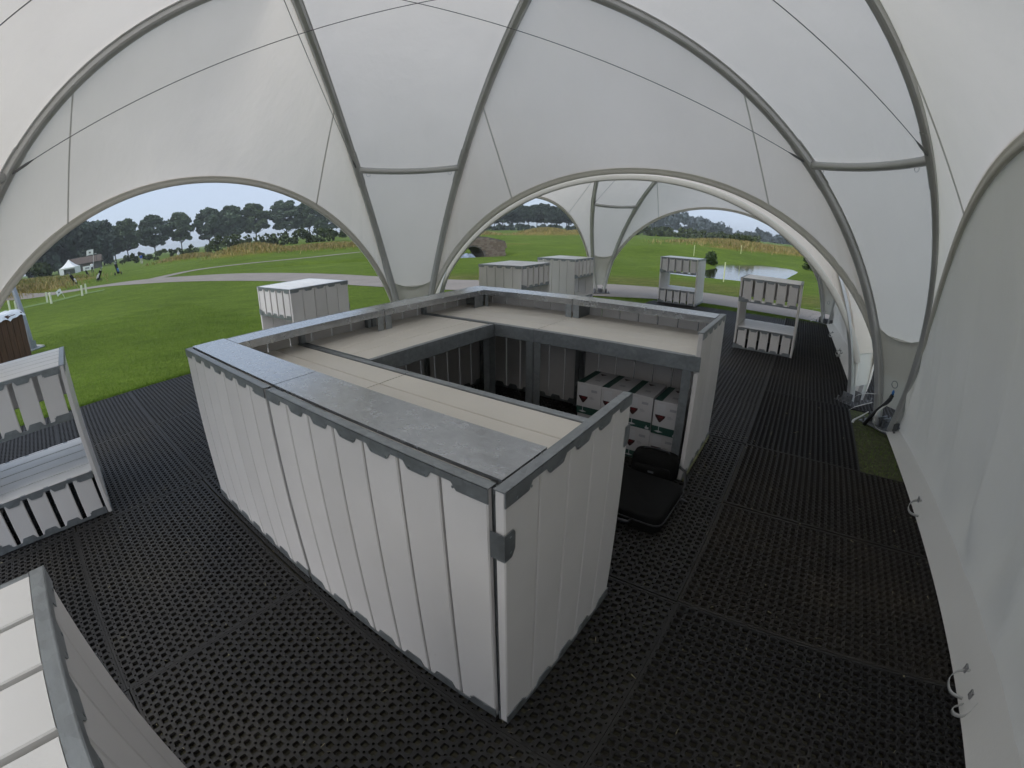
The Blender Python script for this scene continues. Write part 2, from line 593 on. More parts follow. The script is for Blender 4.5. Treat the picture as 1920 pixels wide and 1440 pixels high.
STREAM = [(-14.0, 27.2), (-8.0, 27.6), (-3.4, 28.3), (-1.0, 29.4)]


def mounds(x, y):
    z = np.zeros_like(x)
    for mx, my, ra, rb, ang, h in MOUNDS:
        a = R(ang)
        dx, dy = x - mx, y - my
        p = (dx * math.cos(a) + dy * math.sin(a)) / ra
        q = (-dx * math.sin(a) + dy * math.cos(a)) / rb
        z = np.maximum(z, h * np.exp(-(p * p + q * q)))
    return z


def seg_dist(x, y, P, closed=False):
    best = np.full_like(x, 1e9)
    n = len(P)
    for i in range(n if closed else n - 1):
        ax, ay = P[i]
        bx, by = P[(i + 1) % n]
        dx, dy = bx - ax, by - ay
        t = np.clip(((x - ax) * dx + (y - ay) * dy) / (dx * dx + dy * dy), 0, 1)
        best = np.minimum(best, np.hypot(x - ax - t * dx, y - ay - t * dy))
    return best


def inside(x, y, P):
    r = np.zeros(x.shape, bool)
    n = len(P)
    for i in range(n):
        x1, y1 = P[i]
        x2, y2 = P[(i + 1) % n]
        c = ((y1 > y) != (y2 > y)) & (x < (x2 - x1) * (y - y1) / (y2 - y1 + 1e-12) + x1)
        r ^= c
    return r


def ground_z(x, y):
    x, y = np.asarray(x, float), np.asarray(y, float)
    z = mounds(x, y)
    d = seg_dist(x, y, POND, True)
    ins = inside(x, y, POND)
    sd = np.where(ins, -d, d)
    dip = -0.45 * np.clip((0.9 - sd) / 1.8, 0, 1) ** 1.3
    d2 = seg_dist(x, y, STREAM)
    dip2 = -0.6 * np.exp(-(d2 / 1.3) ** 2)
    r = np.hypot(x + 1, y - 4)
    far = np.clip((r - 12) / 30, 0, 1)
    und = far * (0.10 * np.sin(x * 0.21 + 1.0) * np.cos(y * 0.17) + 0.07 * np.sin(x * 0.09 + y * 0.12))
    return z + np.minimum(dip, 0) + dip2 + und - 0.006


def gz(x, y):
    return float(ground_z(np.array([x]), np.array([y]))[0])


NA, NR = 420, 190
ang = np.concatenate([np.linspace(-math.pi, math.pi, NA, endpoint=False)])
rad = np.concatenate([[0.0], 1.5 * (2200 / 1.5) ** (np.linspace(0, 1, NR))])
rad[1:] = np.where(rad[1:] < 1, rad[1:], rad[1:])
# denser rings between 10 and 110 m
rad = np.unique(np.concatenate([np.linspace(0.8, 10, 18), np.linspace(10.3, 60, 150), np.linspace(61, 130, 70), 130 * (3000 / 130) ** np.linspace(0.02, 1, 40)]))
gx = np.outer(rad, np.sin(ang)).ravel() - 1
gy = np.outer(rad, np.cos(ang)).ravel() + 4
gzv = ground_z(gx, gy)
verts = np.column_stack([gx, gy, gzv])
nr = len(rad)
faces = []
for i in range(nr - 1):
    for j in range(NA):
        k = (j + 1) % NA
        faces.append((i * NA + j, (i + 1) * NA + j, (i + 1) * NA + k, i * NA + k))
faces.append(tuple(range(NA)))
me = bpy.data.meshes.new('ground')
me.from_pydata(verts.tolist(), [], faces)
me.polygons.foreach_set('use_smooth', [True] * len(me.polygons))
md = mounds(gx, gy)
rough_amt = np.clip((md - 0.18) / 0.22, 0, 1)
big = ((np.abs(gy - 62) < 14) & (np.abs(gx - 5) < 34) & (md < 0.75)) | ((np.hypot(gx - 14, gy - 35.5) < 13) & (gx < 24))          # the raised putting greens stay mown
rough_amt = np.where(big, 0, rough_amt)
at = me.attributes.new('rough_amount', 'FLOAT', 'POINT')
at.data.foreach_set('value', rough_amt.astype(np.float32))
dry = np.clip(1 - np.abs(seg_dist(gx, gy, [(-2, 15.4), (3, 15.2), (6, 14.6), (9, 12.6), (13, 11)]) - 0.4) / 1.8, 0, 1)
at2 = me.attributes.new('dry_amount', 'FLOAT', 'POINT')
at2.data.foreach_set('value', dry.astype(np.float32))

m, n, l, b = mat('grass_ground')
tc = n.new('ShaderNodeTexCoord')
a1 = n.new('ShaderNodeAttribute')
a1.attribute_name = 'rough_amount'
a2 = n.new('ShaderNodeAttribute')
a2.attribute_name = 'dry_amount'


def noise_ramp(scale, detail, c0, c1, p0=0.32, p1=0.68, rough=0.6, mapping=None):
    t = n.new('ShaderNodeTexNoise')
    t.inputs['Scale'].default_value = scale
    t.inputs['Detail'].default_value = detail
    t.inputs['Roughness'].default_value = rough
    if mapping:
        mp = n.new('ShaderNodeMapping')
        mp.inputs['Scale'].default_value = mapping
        mp.inputs['Rotation'].default_value = (0, 0, 0.5)
        l.new(tc.outputs['Object'], mp.inputs['Vector'])
        l.new(mp.outputs['Vector'], t.inputs['Vector'])
    else:
        l.new(tc.outputs['Object'], t.inputs['Vector'])
    r = n.new('ShaderNodeValToRGB')
    r.color_ramp.elements[0].position = p0
    r.color_ramp.elements[1].position = p1
    r.color_ramp.elements[0].color = (*c0, 1)
    r.color_ramp.elements[1].color = (*c1, 1)
    l.new(t.outputs['Fac'], r.inputs['Fac'])
    return r.outputs['Color']


def mixc(fac, a, bb, mode='MIX'):
    x = n.new('ShaderNodeMix')
    x.data_type = 'RGBA'
    x.blend_type = mode
    if isinstance(fac, float):
        x.inputs['Factor'].default_value = fac
    else:
        l.new(fac, x.inputs['Factor'])
    for s, k in ((a, 'A'), (bb, 'B')):
        l.new(s, x.inputs[k])
    return x.outputs['Result']


lawn = noise_ramp(0.16, 6, (0.084, 0.136, 0.020), (0.128, 0.196, 0.034))
fine = noise_ramp(7.0, 8, (0.62, 0.62, 0.6), (1.35, 1.3, 1.25), 0.25, 0.75, 0.75)
finer = noise_ramp(55.0, 4, (0.55, 0.55, 0.5), (1.45, 1.4, 1.35), 0.25, 0.75, 0.7)
roughc = noise_ramp(0.5, 8, (0.13, 0.125, 0.034), (0.25, 0.195, 0.070), 0.35, 0.65)
dryc = noise_ramp(1.6, 9, (0.07, 0.095, 0.022), (0.19, 0.185, 0.07), 0.35, 0.66, 0.75, (1, 2.5, 1))
col = mixc(a1.outputs['Fac'], lawn, roughc)
drf = n.new('ShaderNodeMath')
drf.operation = 'MULTIPLY'
drf.inputs[1].default_value = 0.85
l.new(a2.outputs['Fac'], drf.inputs[0])
col = mixc(drf.outputs[0], col, dryc)
col = mixc(1.0, col, fine, 'MULTIPLY')
col = mixc(1.0, col, finer, 'MULTIPLY')
patchy = noise_ramp(0.9, 5, (0.80, 0.82, 0.8), (1.2, 1.16, 1.1), 0.3, 0.7, 0.6, (1, 2.2, 1))
col = mixc(1.0, col, patchy, 'MULTIPLY')
l.new(col, b.inputs['Base Color'])
b.inputs['Roughness'].default_value = 0.85
b.inputs['Specular IOR Level'].default_value = 0.05
tb = n.new('ShaderNodeTexNoise')
tb.inputs['Scale'].default_value = 70
tb.inputs['Detail'].default_value = 5
l.new(tc.outputs['Object'], tb.inputs['Vector'])
bp = n.new('ShaderNodeBump')
bp.inputs['Strength'].default_value = 0.9
bp.inputs['Distance'].default_value = 0.03
l.new(tb.outputs['Fac'], bp.inputs['Height'])
l.new(bp.outputs['Normal'], b.inputs['Normal'])
me.materials.append(m)
ground = tag(link('ground', me), kind='structure')


def ribbon(name, left, right, material, lift=0.012, sub=6, kind='structure'):
    """a strip between two polylines of the same length, laid on the ground"""
    def resample(P):
        P = [Vector((*p, 0)) for p in P]
        out = []
        for i in range(len(P) - 1):
            p0, p1, p2, p3 = P[max(i - 1, 0)], P[i], P[i + 1], P[min(i + 2, len(P) - 1)]
            for k in range(sub):
                t = k / sub
                out.append(0.5 * ((2 * p1) + (p2 - p0) * t + (2 * p0 - 5 * p1 + 4 * p2 - p3) * t * t + (3 * p1 - p0 - 3 * p2 + p3) * t ** 3))
        out.append(P[-1])
        return out
    L_, R_ = resample(left), resample(right)
    mb = MB()
    rows = []
    K = 8
    for a, bb in zip(L_, R_):
        row = []
        for k in range(K + 1):
            p = a.lerp(bb, k / K)
            row.append((p.x, p.y, gz(p.x, p.y) + lift))
        rows.append(row)
    mb.grid(rows)
    return tag(mb.build(name, material, smooth=True), kind=kind)


near_e = [(-50, 19), (-42, 20.6), (-35, 21.8), (-28.6, 24.2), (-20.9, 21.8), (-14.3, 19.0), (-10.1, 17.1), (-6.9, 15.4), (-4.3, 13.7), (-1.5, 12.4), (0.5, 11.8), (2.3, 11.4), (4.6, 10.9), (5.9, 9.9), (7.3, 8.6), (9.0, 6.0), (10.5, 2.0)]
far_e = [(-50, 20.6), (-42, 22.2), (-35, 23.2), (-29.6, 25.8), (-24.2, 25.6), (-18.8, 23.6), (-14.4, 21.9), (-9.9, 19.7), (-7.0, 18.0), (-4.6, 16.4), (-1.7, 14.9), (2.0, 14.2), (4.3, 13.6), (5.8, 12.7), (7.4, 11.2), (10.4, 7.5), (12.5, 2.5)]
ribbon('path', near_e, far_e, M['asphalt'])
ribbon('path', [(-24.6, 25.4), (-23.6, 29.2), (-20.6, 31.1), (-16.8, 33.2), (-13.8, 37.2), (-9, 44)], [(-22.6, 25.0), (-22.4, 28.6), (-19.6, 30.4), (-16.0, 32.5), (-13.0, 36.6), (-8.2, 43.4)], M['asphalt'], 0.016)

# pale closely mown strip by the marker posts
M['pale_lawn'] = plain('pale_mown_grass', (0.115, 0.185, 0.035), 0.85, noise=0.25, nscale=9, bump=0.5, bscale=80, detail=8)
ribbon('grass_path', [(-33, 16.5), (-28.5, 17.2), (-25.6, 18.6), (-25.2, 20.4), (-24, 21)], [(-33.5, 17.6), (-29.2, 18.3), (-27.0, 19.6), (-26.4, 21.2), (-25, 22)], M['pale_lawn'], 0.02)

# pond
m, n, l, b = mat('pond_water')
b.inputs['Base Color'].default_value = (0.035, 0.036, 0.022, 1)
b.inputs['Roughness'].default_value = 0.06
b.inputs['IOR'].default_value = 1.33
b.inputs['Specular IOR Level'].default_value = 0.9
tc = n.new('ShaderNodeTexCoord')
t = n.new('ShaderNodeTexNoise')
t.inputs['Scale'].default_value = 2.2
t.inputs['Detail'].default_value = 4
l.new(tc.outputs['Object'], t.inputs['Vector'])
bp = n.new('ShaderNodeBump')
bp.inputs['Strength'].default_value = 0.10
bp.inputs['Distance'].default_value = 0.05
l.new(t.outputs['Fac'], bp.inputs['Height'])
l.new(bp.outputs['Normal'], b.inputs['Normal'])
M['water'] = m
mb = MB()
cxp, cyp = 13.5, 24.0
mb.add([(x + (x - cxp) * 0.06, y + (y - cyp) * 0.06, -0.17) for x, y in POND], [tuple(range(len(POND)))])
tag(mb.build('water', M['water']), kind='structure')
mb = MB()
sl = [(-14.0, 26.2), (-8.0, 26.6), (-3.2, 27.2), (-0.9, 28.8), (-0.8, 30.2), (-3.8, 29.6), (-8, 28.8), (-14, 28.4)]
mb.add([(x, y, -0.36) for x, y in sl], [tuple(range(len(sl)))])
tag(mb.build('water', M['water']), kind='structure')

# ------------------------------------------------------------------ the rubber mat floor
PHI = 0.6183                       # the bar, the tables and the mats share this orientation
ORG = Vector((-0.049, 0.944, 0.0))  # the bar's near front corner
EU = Vector((-math.cos(PHI), math.sin(PHI), 0))
EV = Vector((math.sin(PHI), math.cos(PHI), 0))


def W(u, v, z=0.0):
    return ORG + EU * u + EV * v + Vector((0, 0, z))


MAT_T = 0.018
PITCH = 1.6 / 35


def mat_mesh(name, nx, ny, material, rings=False):
    """perforated ring mat: big octagonal holes with small round holes between them; real depth"""
    p = PITCH
    L_, W_ = nx * p, ny * p
    mg = 0.006
    rb, rs = p * 0.37, p * 0.135
    vs, fs = [], []
    base = []
    outer, inner, arcs = [], [], []
    # outline of a cell around its centre: corner arcs (3 points each), then the big hole (12 points)
    oc = []
    for q in range(4):
        ca = math.pi / 4 + q * math.pi / 2
        cx, cy = math.copysign(p / 2, math.cos(ca)), math.copysign(p / 2, math.sin(ca))
        back = math.atan2(-cy, -cx)
        for k in (-1, 0, 1):
            an = back - k * math.pi / 4
            oc.append((cx + rs * math.cos(an) * (1.0 if k == 0 else 1.0), cy + rs * math.sin(an)))
    # on the cell edges the arc ends lie exactly on the border
    for q in range(4):
        for k in (0, 2):
            x, y = oc[q * 3 + k]
            if abs(abs(x) - p / 2) < rs * 0.3:
                x = math.copysign(p / 2, x)
            if abs(abs(y) - p / 2) < rs * 0.3:
                y = math.copysign(p / 2, y)
            oc[q * 3 + k] = (x, y)
    ic = []
    for x, y in oc:
        an = math.atan2(y, x)
        ic.append((rb * math.cos(an), rb * math.sin(an)))
    top = MAT_T
    for i in range(nx):
        for j in range(ny):
            cx, cy = (i + 0.5) * p, (j + 0.5) * p
            o = len(vs)
            vs += [(cx + x, cy + y, top) for x, y in oc]
            vs += [(cx + x, cy + y, top) for x, y in ic]
            vs += [(cx + x * 0.93, cy + y * 0.93, 0.001) for x, y in ic]
            for k in range(12):
                k2 = (k + 1) % 12
                fs.append((o + k, o + k2, o + 12 + k2, o + 12 + k))
                fs.append((o + 12 + k, o + 12 + k2, o + 24 + k2, o + 24 + k))
            for q in range(4):
                a0 = o + q * 3
                s = len(vs)
                vs += [(vs[a0 + k][0], vs[a0 + k][1], 0.004) for k in range(3)]
                fs.append((a0 + 1, a0, s, s + 1))
                fs.append((a0 + 2, a0 + 1, s + 1, s + 2))
            if rings:
                r1, r2 = rb * 1.02, rb * 1.2
                s = len(vs)
                for rr_, zz in ((r1, top), (r1 * 1.03, top + 0.004), (r2 * 0.97, top + 0.004), (r2, top)):
                    vs += [(cx + rr_ * math.cos(2 * math.pi * k / 10), cy + rr_ * math.sin(2 * math.pi * k / 10), zz) for k in range(10)]
                for a in range(3):
                    for k in range(10):
                        k2 = (k + 1) % 10
                        fs.append((s + a * 10 + k, s + a * 10 + k2, s + (a + 1) * 10 + k2, s + (a + 1) * 10 + k))
    mb = MB()
    mb.add(vs, fs)
    # solid border lips
    g = 0.004
    mb.box(-0.012, L_ + 0.012, -0.012, 0.0, 0.001, MAT_T + 0.002)
    mb.box(-0.012, L_ + 0.012, W_, W_ + 0.012, 0.001, MAT_T + 0.002)
    mb.box(-0.012, 0.0, 0.0, W_, 0.001, MAT_T + 0.001)
    mb.box(L_, L_ + 0.012, 0.0, W_, 0.001, MAT_T + 0.001)
    return mb.mesh(name, material)


NXC, NYC = 34, 21                  # cells; a mat is 1.58 x 0.99 m with its lips
mat_a = mat_mesh('rubber_mat', NXC, NYC, M['rubber'])
mat_b = mat_mesh('rubber_mat_rings', NXC, NYC, M['rubber_brown'], True)
mat_c = mat_mesh('rubber_mat_rings_black', NXC, NYC, M['rubber'], True)
floor_mb = MB()
floor_mb.box(-6.1, 2.0, -4.2, 2.0, -0.02, 0.004)
floor_mb.box(-2.9, 2.0, 2.0, 3.0, -0.02, 0.0035)
floor_mb.box(-2.9, 1.37, 3.0, 10.1, -0.02, 0.0045)
floor_mb.box(1.37, 1.95, 4.6, 9.0, -0.02, 0.004)
floor = tag(floor_mb.build('mat_floor', M['dirt'], None), kind='structure')
floor.location = ORG
floor.rotation_euler = (0, 0, -PHI)
# local x = -u, local y = v
SX, SY = 1.6, 1.02


def place_mat(x0, y0, mesh, rot=False):
    o = link('rubber_mat', mesh, floor)
    if rot:
        o.rotation_euler = (0, 0, math.pi / 2 + rng.uniform(-0.004, 0.004))
        o.location = (x0 + 1.02 - 0.02, y0 + 0.02, 0.005 + rng.uniform(0, 0.003))
    else:
        o.rotation_euler = (rng.uniform(-0.001, 0.001), 0, rng.uniform(-0.005, 0.005))
        o.location = (x0 + 0.022 + rng.uniform(-0.004, 0.004), y0 + 0.03 + rng.uniform(-0.006, 0.006), 0.005 + rng.uniform(0, 0.003))
    o.scale = (1.011, 1.030, 1.0)
    return o


for row, vy in enumerate([-4.13, -3.11, -2.09, -1.07, -0.05, 0.97]):
    for xx in (0.36, -1.24, -2.84, -4.44, -6.04):
        if vy > 0.5 and xx < -3:
            continue
        right = xx > 0
        place_mat(xx, vy, (mat_b if row % 2 else mat_c) if right else mat_a)
for xx in (0.36, -1.24, -2.84):
    place_mat(xx, 1.99, mat_b if xx > 0 else mat_a)
place_mat(0.36, 3.01, mat_c, True)
for xx in (-1.24, -2.84):
    for vy in (3.01, 4.03):
        place_mat(xx, vy, mat_a)
for vy in (4.62, 5.64, 6.66, 7.68):
    place_mat(0.36, vy, mat_c)
for vy in (5.05, 6.07, 7.09, 8.11, 9.09):
    for xx in (-1.24, -2.84):
        place_mat(xx, vy, mat_a)
place_mat(0.36, 8.7, mat_c, True)

M['worn'] = plain('turf_shade_tint', (0.050, 0.056, 0.018), 0.95, noise=0.5, nscale=22, bump=0.6, bscale=70)  # dull dark turf colour: the tent's shade by the right-hand foot, painted in
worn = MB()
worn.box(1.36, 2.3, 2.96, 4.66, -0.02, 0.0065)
shade_turf_o = tag(worn.build('turf_shade_sheet', M['worn']), kind='structure')
shade_turf_o.location = ORG
shade_turf_o.rotation_euler = (0, 0, -PHI)

# bits of straw, cut grass and small stones lying on the mats
mb = MB()
for _ in range(900):
    x, y = rng.uniform(-4.5, 1.95), rng.uniform(-3.5, 4.4)
    if -2.5 < x < 0.05 and 0 < y < 3:
        continue
    a = rng.uniform(0, math.pi)
    ln = rng.uniform(0.006, 0.03)
    w = rng.uniform(0.0008, 0.0018)
    z = MAT_T + 0.012
    dx, dy = math.cos(a), math.sin(a)
    mb.add([(x - dy * w, y + dx * w, z), (x + dy * w, y - dx * w, z), (x + dx * ln + dy * w, y + dy * ln - dx * w, z + rng.uniform(0, 0.008)), (x + dx * ln - dy * w, y + dy * ln + dx * w, z + rng.uniform(0, 0.004))], [(0, 1, 2, 3)])
for _ in range(90):
    x, y = rng.uniform(-3, 1.95), rng.uniform(-3, 4.0)
    if -2.5 < x < 0.05 and 0 < y < 3:
        continue
    r0 = rng.uniform(0.002, 0.006)
    mb.lathe([(0.001, 0), (r0, r0 * 0.5), (r0 * 0.8, r0), (0.0008, r0 * 1.3)], 5, (x, y, MAT_T + 0.008))
lit = tag(mb.build('litter', M['litter']), 'bits of cut grass and straw lying on the rubber mats', 'litter', kind='stuff')
lit.location = ORG
lit.rotation_euler = (0, 0, -PHI)

# ------------------------------------------------------------------ shared furniture pieces
def plank_mesh(w, t, h, material, c=0.004):
    return MB().cbox(-w / 2, w / 2, 0, t, 0, h, 2, c).mesh('plank', material)


def board_mesh(L_, w, t, material, c=0.003):
    """horizontal board: length along x, width along y (0..w), top at z = 0"""
    return MB().cbox(0, L_, 0, w, -t, 0, 0, c).mesh('board', material)


def tab_rail_mesh(L_, n_, hz=0.022, tab=0.024, flange=0.034, up=False, inner=0.0, seed=0):
    """steel angle with a tab over every plank; outside is -y, the top (or bottom) edge is z = 0"""
    p = L_ / n_
    s = 1 if up else -1
    low = []
    for i in range(n_):
        c = (i + 0.5) * p
        w = p * 0.25
        if i == 0:
            low += [(0.0, hz + tab), (c + w * 0.5, hz + tab), (c + w * 0.5 + 0.018, hz)]
        elif i == n_ - 1:
            low += [(c - w * 0.5 - 0.018, hz), (c - w * 0.5, hz + tab), (L_, hz + tab)]
        else:
            low += [(c - w - 0.014, hz), (c - w, hz + tab * 0.82), (c - w + 0.006, hz + tab), (c + w - 0.006, hz + tab), (c + w, hz + tab * 0.82), (c + w + 0.014, hz)]
    poly = [(0.0, 0.0)] + [(x, s * z) for x, z in low] + [(L_, 0.0)]
    mb = MB()
    mb.prism(poly, 1, -0.0045, -0.0008)
    if inner > 0:
        mb.prism(poly, 1, inner + 0.0008, inner + 0.0045)
        mb.box(0.001, L_ - 0.001, -0.0042, inner + 0.0042, min(0, s * 0.003), max(0, s * 0.003))
    elif flange > 0:
        mb.box(0.001, L_ - 0.001, -0.0042, flange, min(-0.003 * -s, 0) if s < 0 else 0, 0 if s < 0 else 0.003)
        if s < 0:
            # rolled inner edge of the top flange
            mb.box(0.001, L_ - 0.001, flange - 0.003, flange, -0.014, -0.0005)
    for i in range(n_):
        c = (i + 0.5) * p
        for dx in (-p * 0.19, p * 0.19):
            for (yy, d) in ((-0.0045, -0.0018),):
                z = s * (hz + tab * 0.62)
                k = 0.0042
                mb.prism([(c + dx + k * math.cos(q * math.pi / 3), z + k * math.sin(q * math.pi / 3)) for q in range(6)], 1, yy + d, yy + 0.0005)
    return mb.mesh('tab_rail', M['steel'])


def put(name, data, parent, loc, rz=0.0, rx=0.0, ry=0.0):
    o = link(name, data, parent, loc)
    o.rotation_euler = (rx, ry, rz)
    return o


def clad(parent, ox, oy, a, L_, n_, z0, z1, t, pm_cache, rails=(True, True), gap=0.010, flange=0.034, inner=True, top_hz=0.022):
    """planks and tabbed rails of one panel: origin (ox, oy), running along angle a; outside is to its right (-y)"""
    p = L_ / n_
    key = (round(p, 4), round(z1 - z0, 4), t)
    if key not in pm_cache:
        pm_cache[key] = plank_mesh(p - gap, t, z1 - z0, M['plank'])
    ca, sa = math.cos(a), math.sin(a)
    for i in range(n_):
        c = (i + 0.5) * p
        put('plank', pm_cache[key], parent, (ox + ca * c, oy + sa * c, z0), a)
    if rails[0]:
        k2 = ('top', round(L_, 3), n_, flange, inner)
        if k2 not in pm_cache:
            pm_cache[k2] = tab_rail_mesh(L_, n_, flange=flange, hz=top_hz)
        put('top_rail', pm_cache[k2], parent, (ox, oy, z1 + 0.004), a)
    if rails[1]:
        k3 = ('bot', round(L_, 3), n_, inner, t)
        if k3 not in pm_cache:
            pm_cache[k3] = tab_rail_mesh(L_, n_, flange=0.02, up=True, hz=0.02, tab=0.034, inner=t if inner else 0)
        put('base_rail', pm_cache[k3], parent, (ox, oy, z0 - 0.004), a)


PC = {}
MZ = MAT_T + 0.012                 # top of the mats

# ------------------------------------------------------------------ the U-shaped bar counter
H, HW, U_, V_ = 1.1, 0.9415, 2.475, 2.986
bar = thing('bar_counter', 'large U-shaped bar counter of cream planks with grey metal shelf top, in the middle', 'bar counter', ORG, -PHI)
half = U_ / 2
clad(bar, -U_, 0.0, 0.0, half - 0.012, 7, MZ + 0.004, H - 0.004, 0.022, PC)
clad(bar, -half + 0.012, 0.0, 0.0, half - 0.024, 7, MZ + 0.004, H - 0.004, 0.022, PC)
lm = (V_ - 0.05) / 2
clad(bar, -U_, V_ - 0.026, -math.pi / 2, lm - 0.003, 8, MZ + 0.004, H - 0.004, 0.022, PC)
clad(bar, -U_, V_ - 0.026 - lm - 0.003, -math.pi / 2, lm - 0.003, 8, MZ + 0.004, H - 0.004, 0.022, PC)
clad(bar, 0.0, V_, math.pi, half - 0.003, 7, MZ + 0.004, H - 0.004, 0.022, PC)
clad(bar, -half - 0.003, V_, math.pi, half - 0.003, 7, MZ + 0.004, H - 0.004, 0.022, PC)
# end panels
clad(bar, 0.0365, 0.0, math.pi / 2, 0.84, 5, MZ + 0.002, H + 0.001, 0.032, PC, flange=0.0345, gap=0.005)
clad(bar, 0.0365, V_ - 0.864, math.pi / 2, 0.862, 5, MZ + 0.002, H + 0.001, 0.032, PC, flange=0.0345, gap=0.005)


def steel_box(name, x0, x1, y0, y1, z0, z1, parent=bar, material=None, c=0.002, axis=2):
    cx, cy, cz = (x0 + x1) / 2, (y0 + y1) / 2, (z0 + z1) / 2
    return MB().cbox(x0 - cx, x1 - cx, y0 - cy, y1 - cy, z0 - cz, z1 - cz, axis, c).build(name, material or M['steel'], parent, loc=(cx, cy, cz))


# vertical frame posts behind the planks
for (x, y) in ((-U_ + 0.026, 0.026), (-half - 0.044, 0.026), (-half + 0.004, 0.026), (-0.046, 0.026), (-U_ + 0.026, V_ - 0.07), (-half - 0.044, V_ - 0.066), (-half + 0.004, V_ - 0.066), (-0.046, V_ - 0.066),
               (-U_ + 0.026, 1.44), (-U_ + 0.026, 1.49), (-U_ + 0.026, 0.82), (-U_ + 0.026, 2.08)):
    steel_box('frame_post', x, x + 0.04, y, y + 0.04, MZ, H - 0.014)
# dark joint plate between the two front modules
steel_box('joint_strip', -half - 0.0105, -half + 0.0105, 0.010, 0.02, MZ, H - 0.01)
# corner brackets on the near end panel
for (y, z) in ((-0.004, 0.93), (0.80, 0.93)):
    mb = MB()
    mb.prism([(y, z + 0.045), (y + 0.038, z + 0.045), (y + 0.046, z + 0.035), (y + 0.046, z - 0.022), (y + 0.03, z - 0.045), (y, z - 0.045)], 0, 0.0385, 0.0415)
    if y < 0.1:
        mb.box(-0.006, 0.0415, y - 0.003, y, z - 0.045, z + 0.045)
    for dz in (-0.026, 0.026):
        mb.prism([(y + 0.026 + 0.004 * math.cos(q), z + dz + 0.004 * math.sin(q)) for q in (0, 1.05, 2.1, 3.14, 4.2, 5.2)], 0, 0.0412, 0.0435)
    mb.build('corner_bracket', M['steel'], bar)
M['kick'] = plain('worn_yellow_strip', (0.20, 0.20, 0.10), 0.7, noise=0.5, nscale=9)
# pale yellow kick strip under the far end panel
steel_box('kick_strip', 0.044, 0.052, V_ - 0.86, V_ - 0.01, MZ - 0.006, MZ + 0.018, material=M['kick'])

# raised metal shelves round the outside
SH = H + 0.006


def shelf(x0, x1, y0, y1, apron):
    """metal sheet with a folded-down apron on the inner side"""
    mb = MB()
    cx, cy = (x0 + x1) / 2, (y0 + y1) / 2
    a, b_, c_, d_ = x0 - cx, x1 - cx, y0 - cy, y1 - cy
    mb.box(a, b_, c_, d_, -0.012, 0.0)
    if apron == 'y+':
        mb.box(a + 0.001, b_ - 0.001, d_ - 0.003, d_ + 0.001, -0.05, -0.0015)
    if apron == 'y-':
        mb.box(a + 0.001, b_ - 0.001, c_ - 0.001, c_ + 0.003, -0.05, -0.0015)
    if apron == 'x+':
        mb.box(b_ - 0.003, b_ + 0.001, c_ + 0.001, d_ - 0.001, -0.05, -0.0015)
    return mb.build('shelf_top', M['shelf'], bar, loc=(cx, cy, SH))


shelf(-U_ + 0.004, -half - 0.003, 0.046, 0.267, 'y+')
shelf(-half + 0.003, -0.004, 0.046, 0.267, 'y+')
shelf(-U_ + 0.046, -U_ + 0.255, 0.272, 1.470, 'x+')
shelf(-U_ + 0.046, -U_ + 0.255, 1.476, V_ - 0.258, 'x+')
shelf(-U_ + 0.004, -half - 0.003, V_ - 0.255, V_ - 0.046, 'y-')
shelf(-half + 0.003, -0.004, V_ - 0.255, V_ - 0.046, 'y-')
# short uprights that carry the shelves above the worktop
for (x0, x1, y0, y1) in ((-U_ + 0.246, -U_ + 0.252, 1.405, 1.462), (-U_ + 0.246, -U_ + 0.252, 1.484, 1.545),
                         (-U_ + 0.246, -U_ + 0.252, V_ - 0.40, V_ - 0.265), (-U_ + 0.246, -U_ + 0.252, 0.28, 0.36),
                         (-half - 0.066, -half - 0.010, V_ - 0.252, V_ - 0.246), (-half + 0.010, -half + 0.066, V_ - 0.252, V_ - 0.246),
                         (-U_ + 0.262, -U_ + 0.30, V_ - 0.252, V_ - 0.246), (-0.07, -0.008, V_ - 0.252, V_ - 0.246),
                         (-0.07, -0.008, 0.256, 0.262), (-half - 0.066, -half - 0.010, 0.256, 0.262), (-half + 0.010, -half + 0.066, 0.256, 0.262)):
    steel_box('shelf_bracket', x0, x1, y0, y1, HW + 0.001, SH - 0.013, material=M['steel'], c=0.001)
# dark gusset plates beside the back left corner, behind the brackets
steel_box('gusset_plate', -U_ + 0.03, -U_ + 0.246, V_ - 0.274, V_ - 0.270, HW + 0.001, SH - 0.013, c=0.001)
steel_box('gusset_plate', -half + 0.06, -half + 0.064, V_ - 0.245, V_ - 0.03, HW + 0.001, SH - 0.013, c=0.001)

# worktops
WT = {}


def board_row(x0, x1, y0, w, along='x', t=0.024):
    key = (round(x1 - x0, 4), round(w, 4))
    if key not in WT:
        WT[key] = board_mesh(x1 - x0, w - 0.006, t, M['worktop'])
    if along == 'x':
        put('worktop_board', WT[key], bar, (x0, y0 + 0.003, HW))
    else:
        put('worktop_board', WT[key], bar, (y0 + w - 0.003, x0, HW), math.pi / 2)


for (xa, xb) in ((-U_ + 0.03, -half - 0.004), (-half + 0.004, -0.004)):
    for k in range(4):
        board_row(xa, xb, 0.085 + k * 0.18, 0.18)                # near counter
        board_row(xa, xb, 2.155 + k * 0.199, 0.199)              # far counter
for k in range(4):
    board_row(0.862, 2.085, -U_ + 0.03 + k * 0.1975, 0.1975, 'y')  # left side
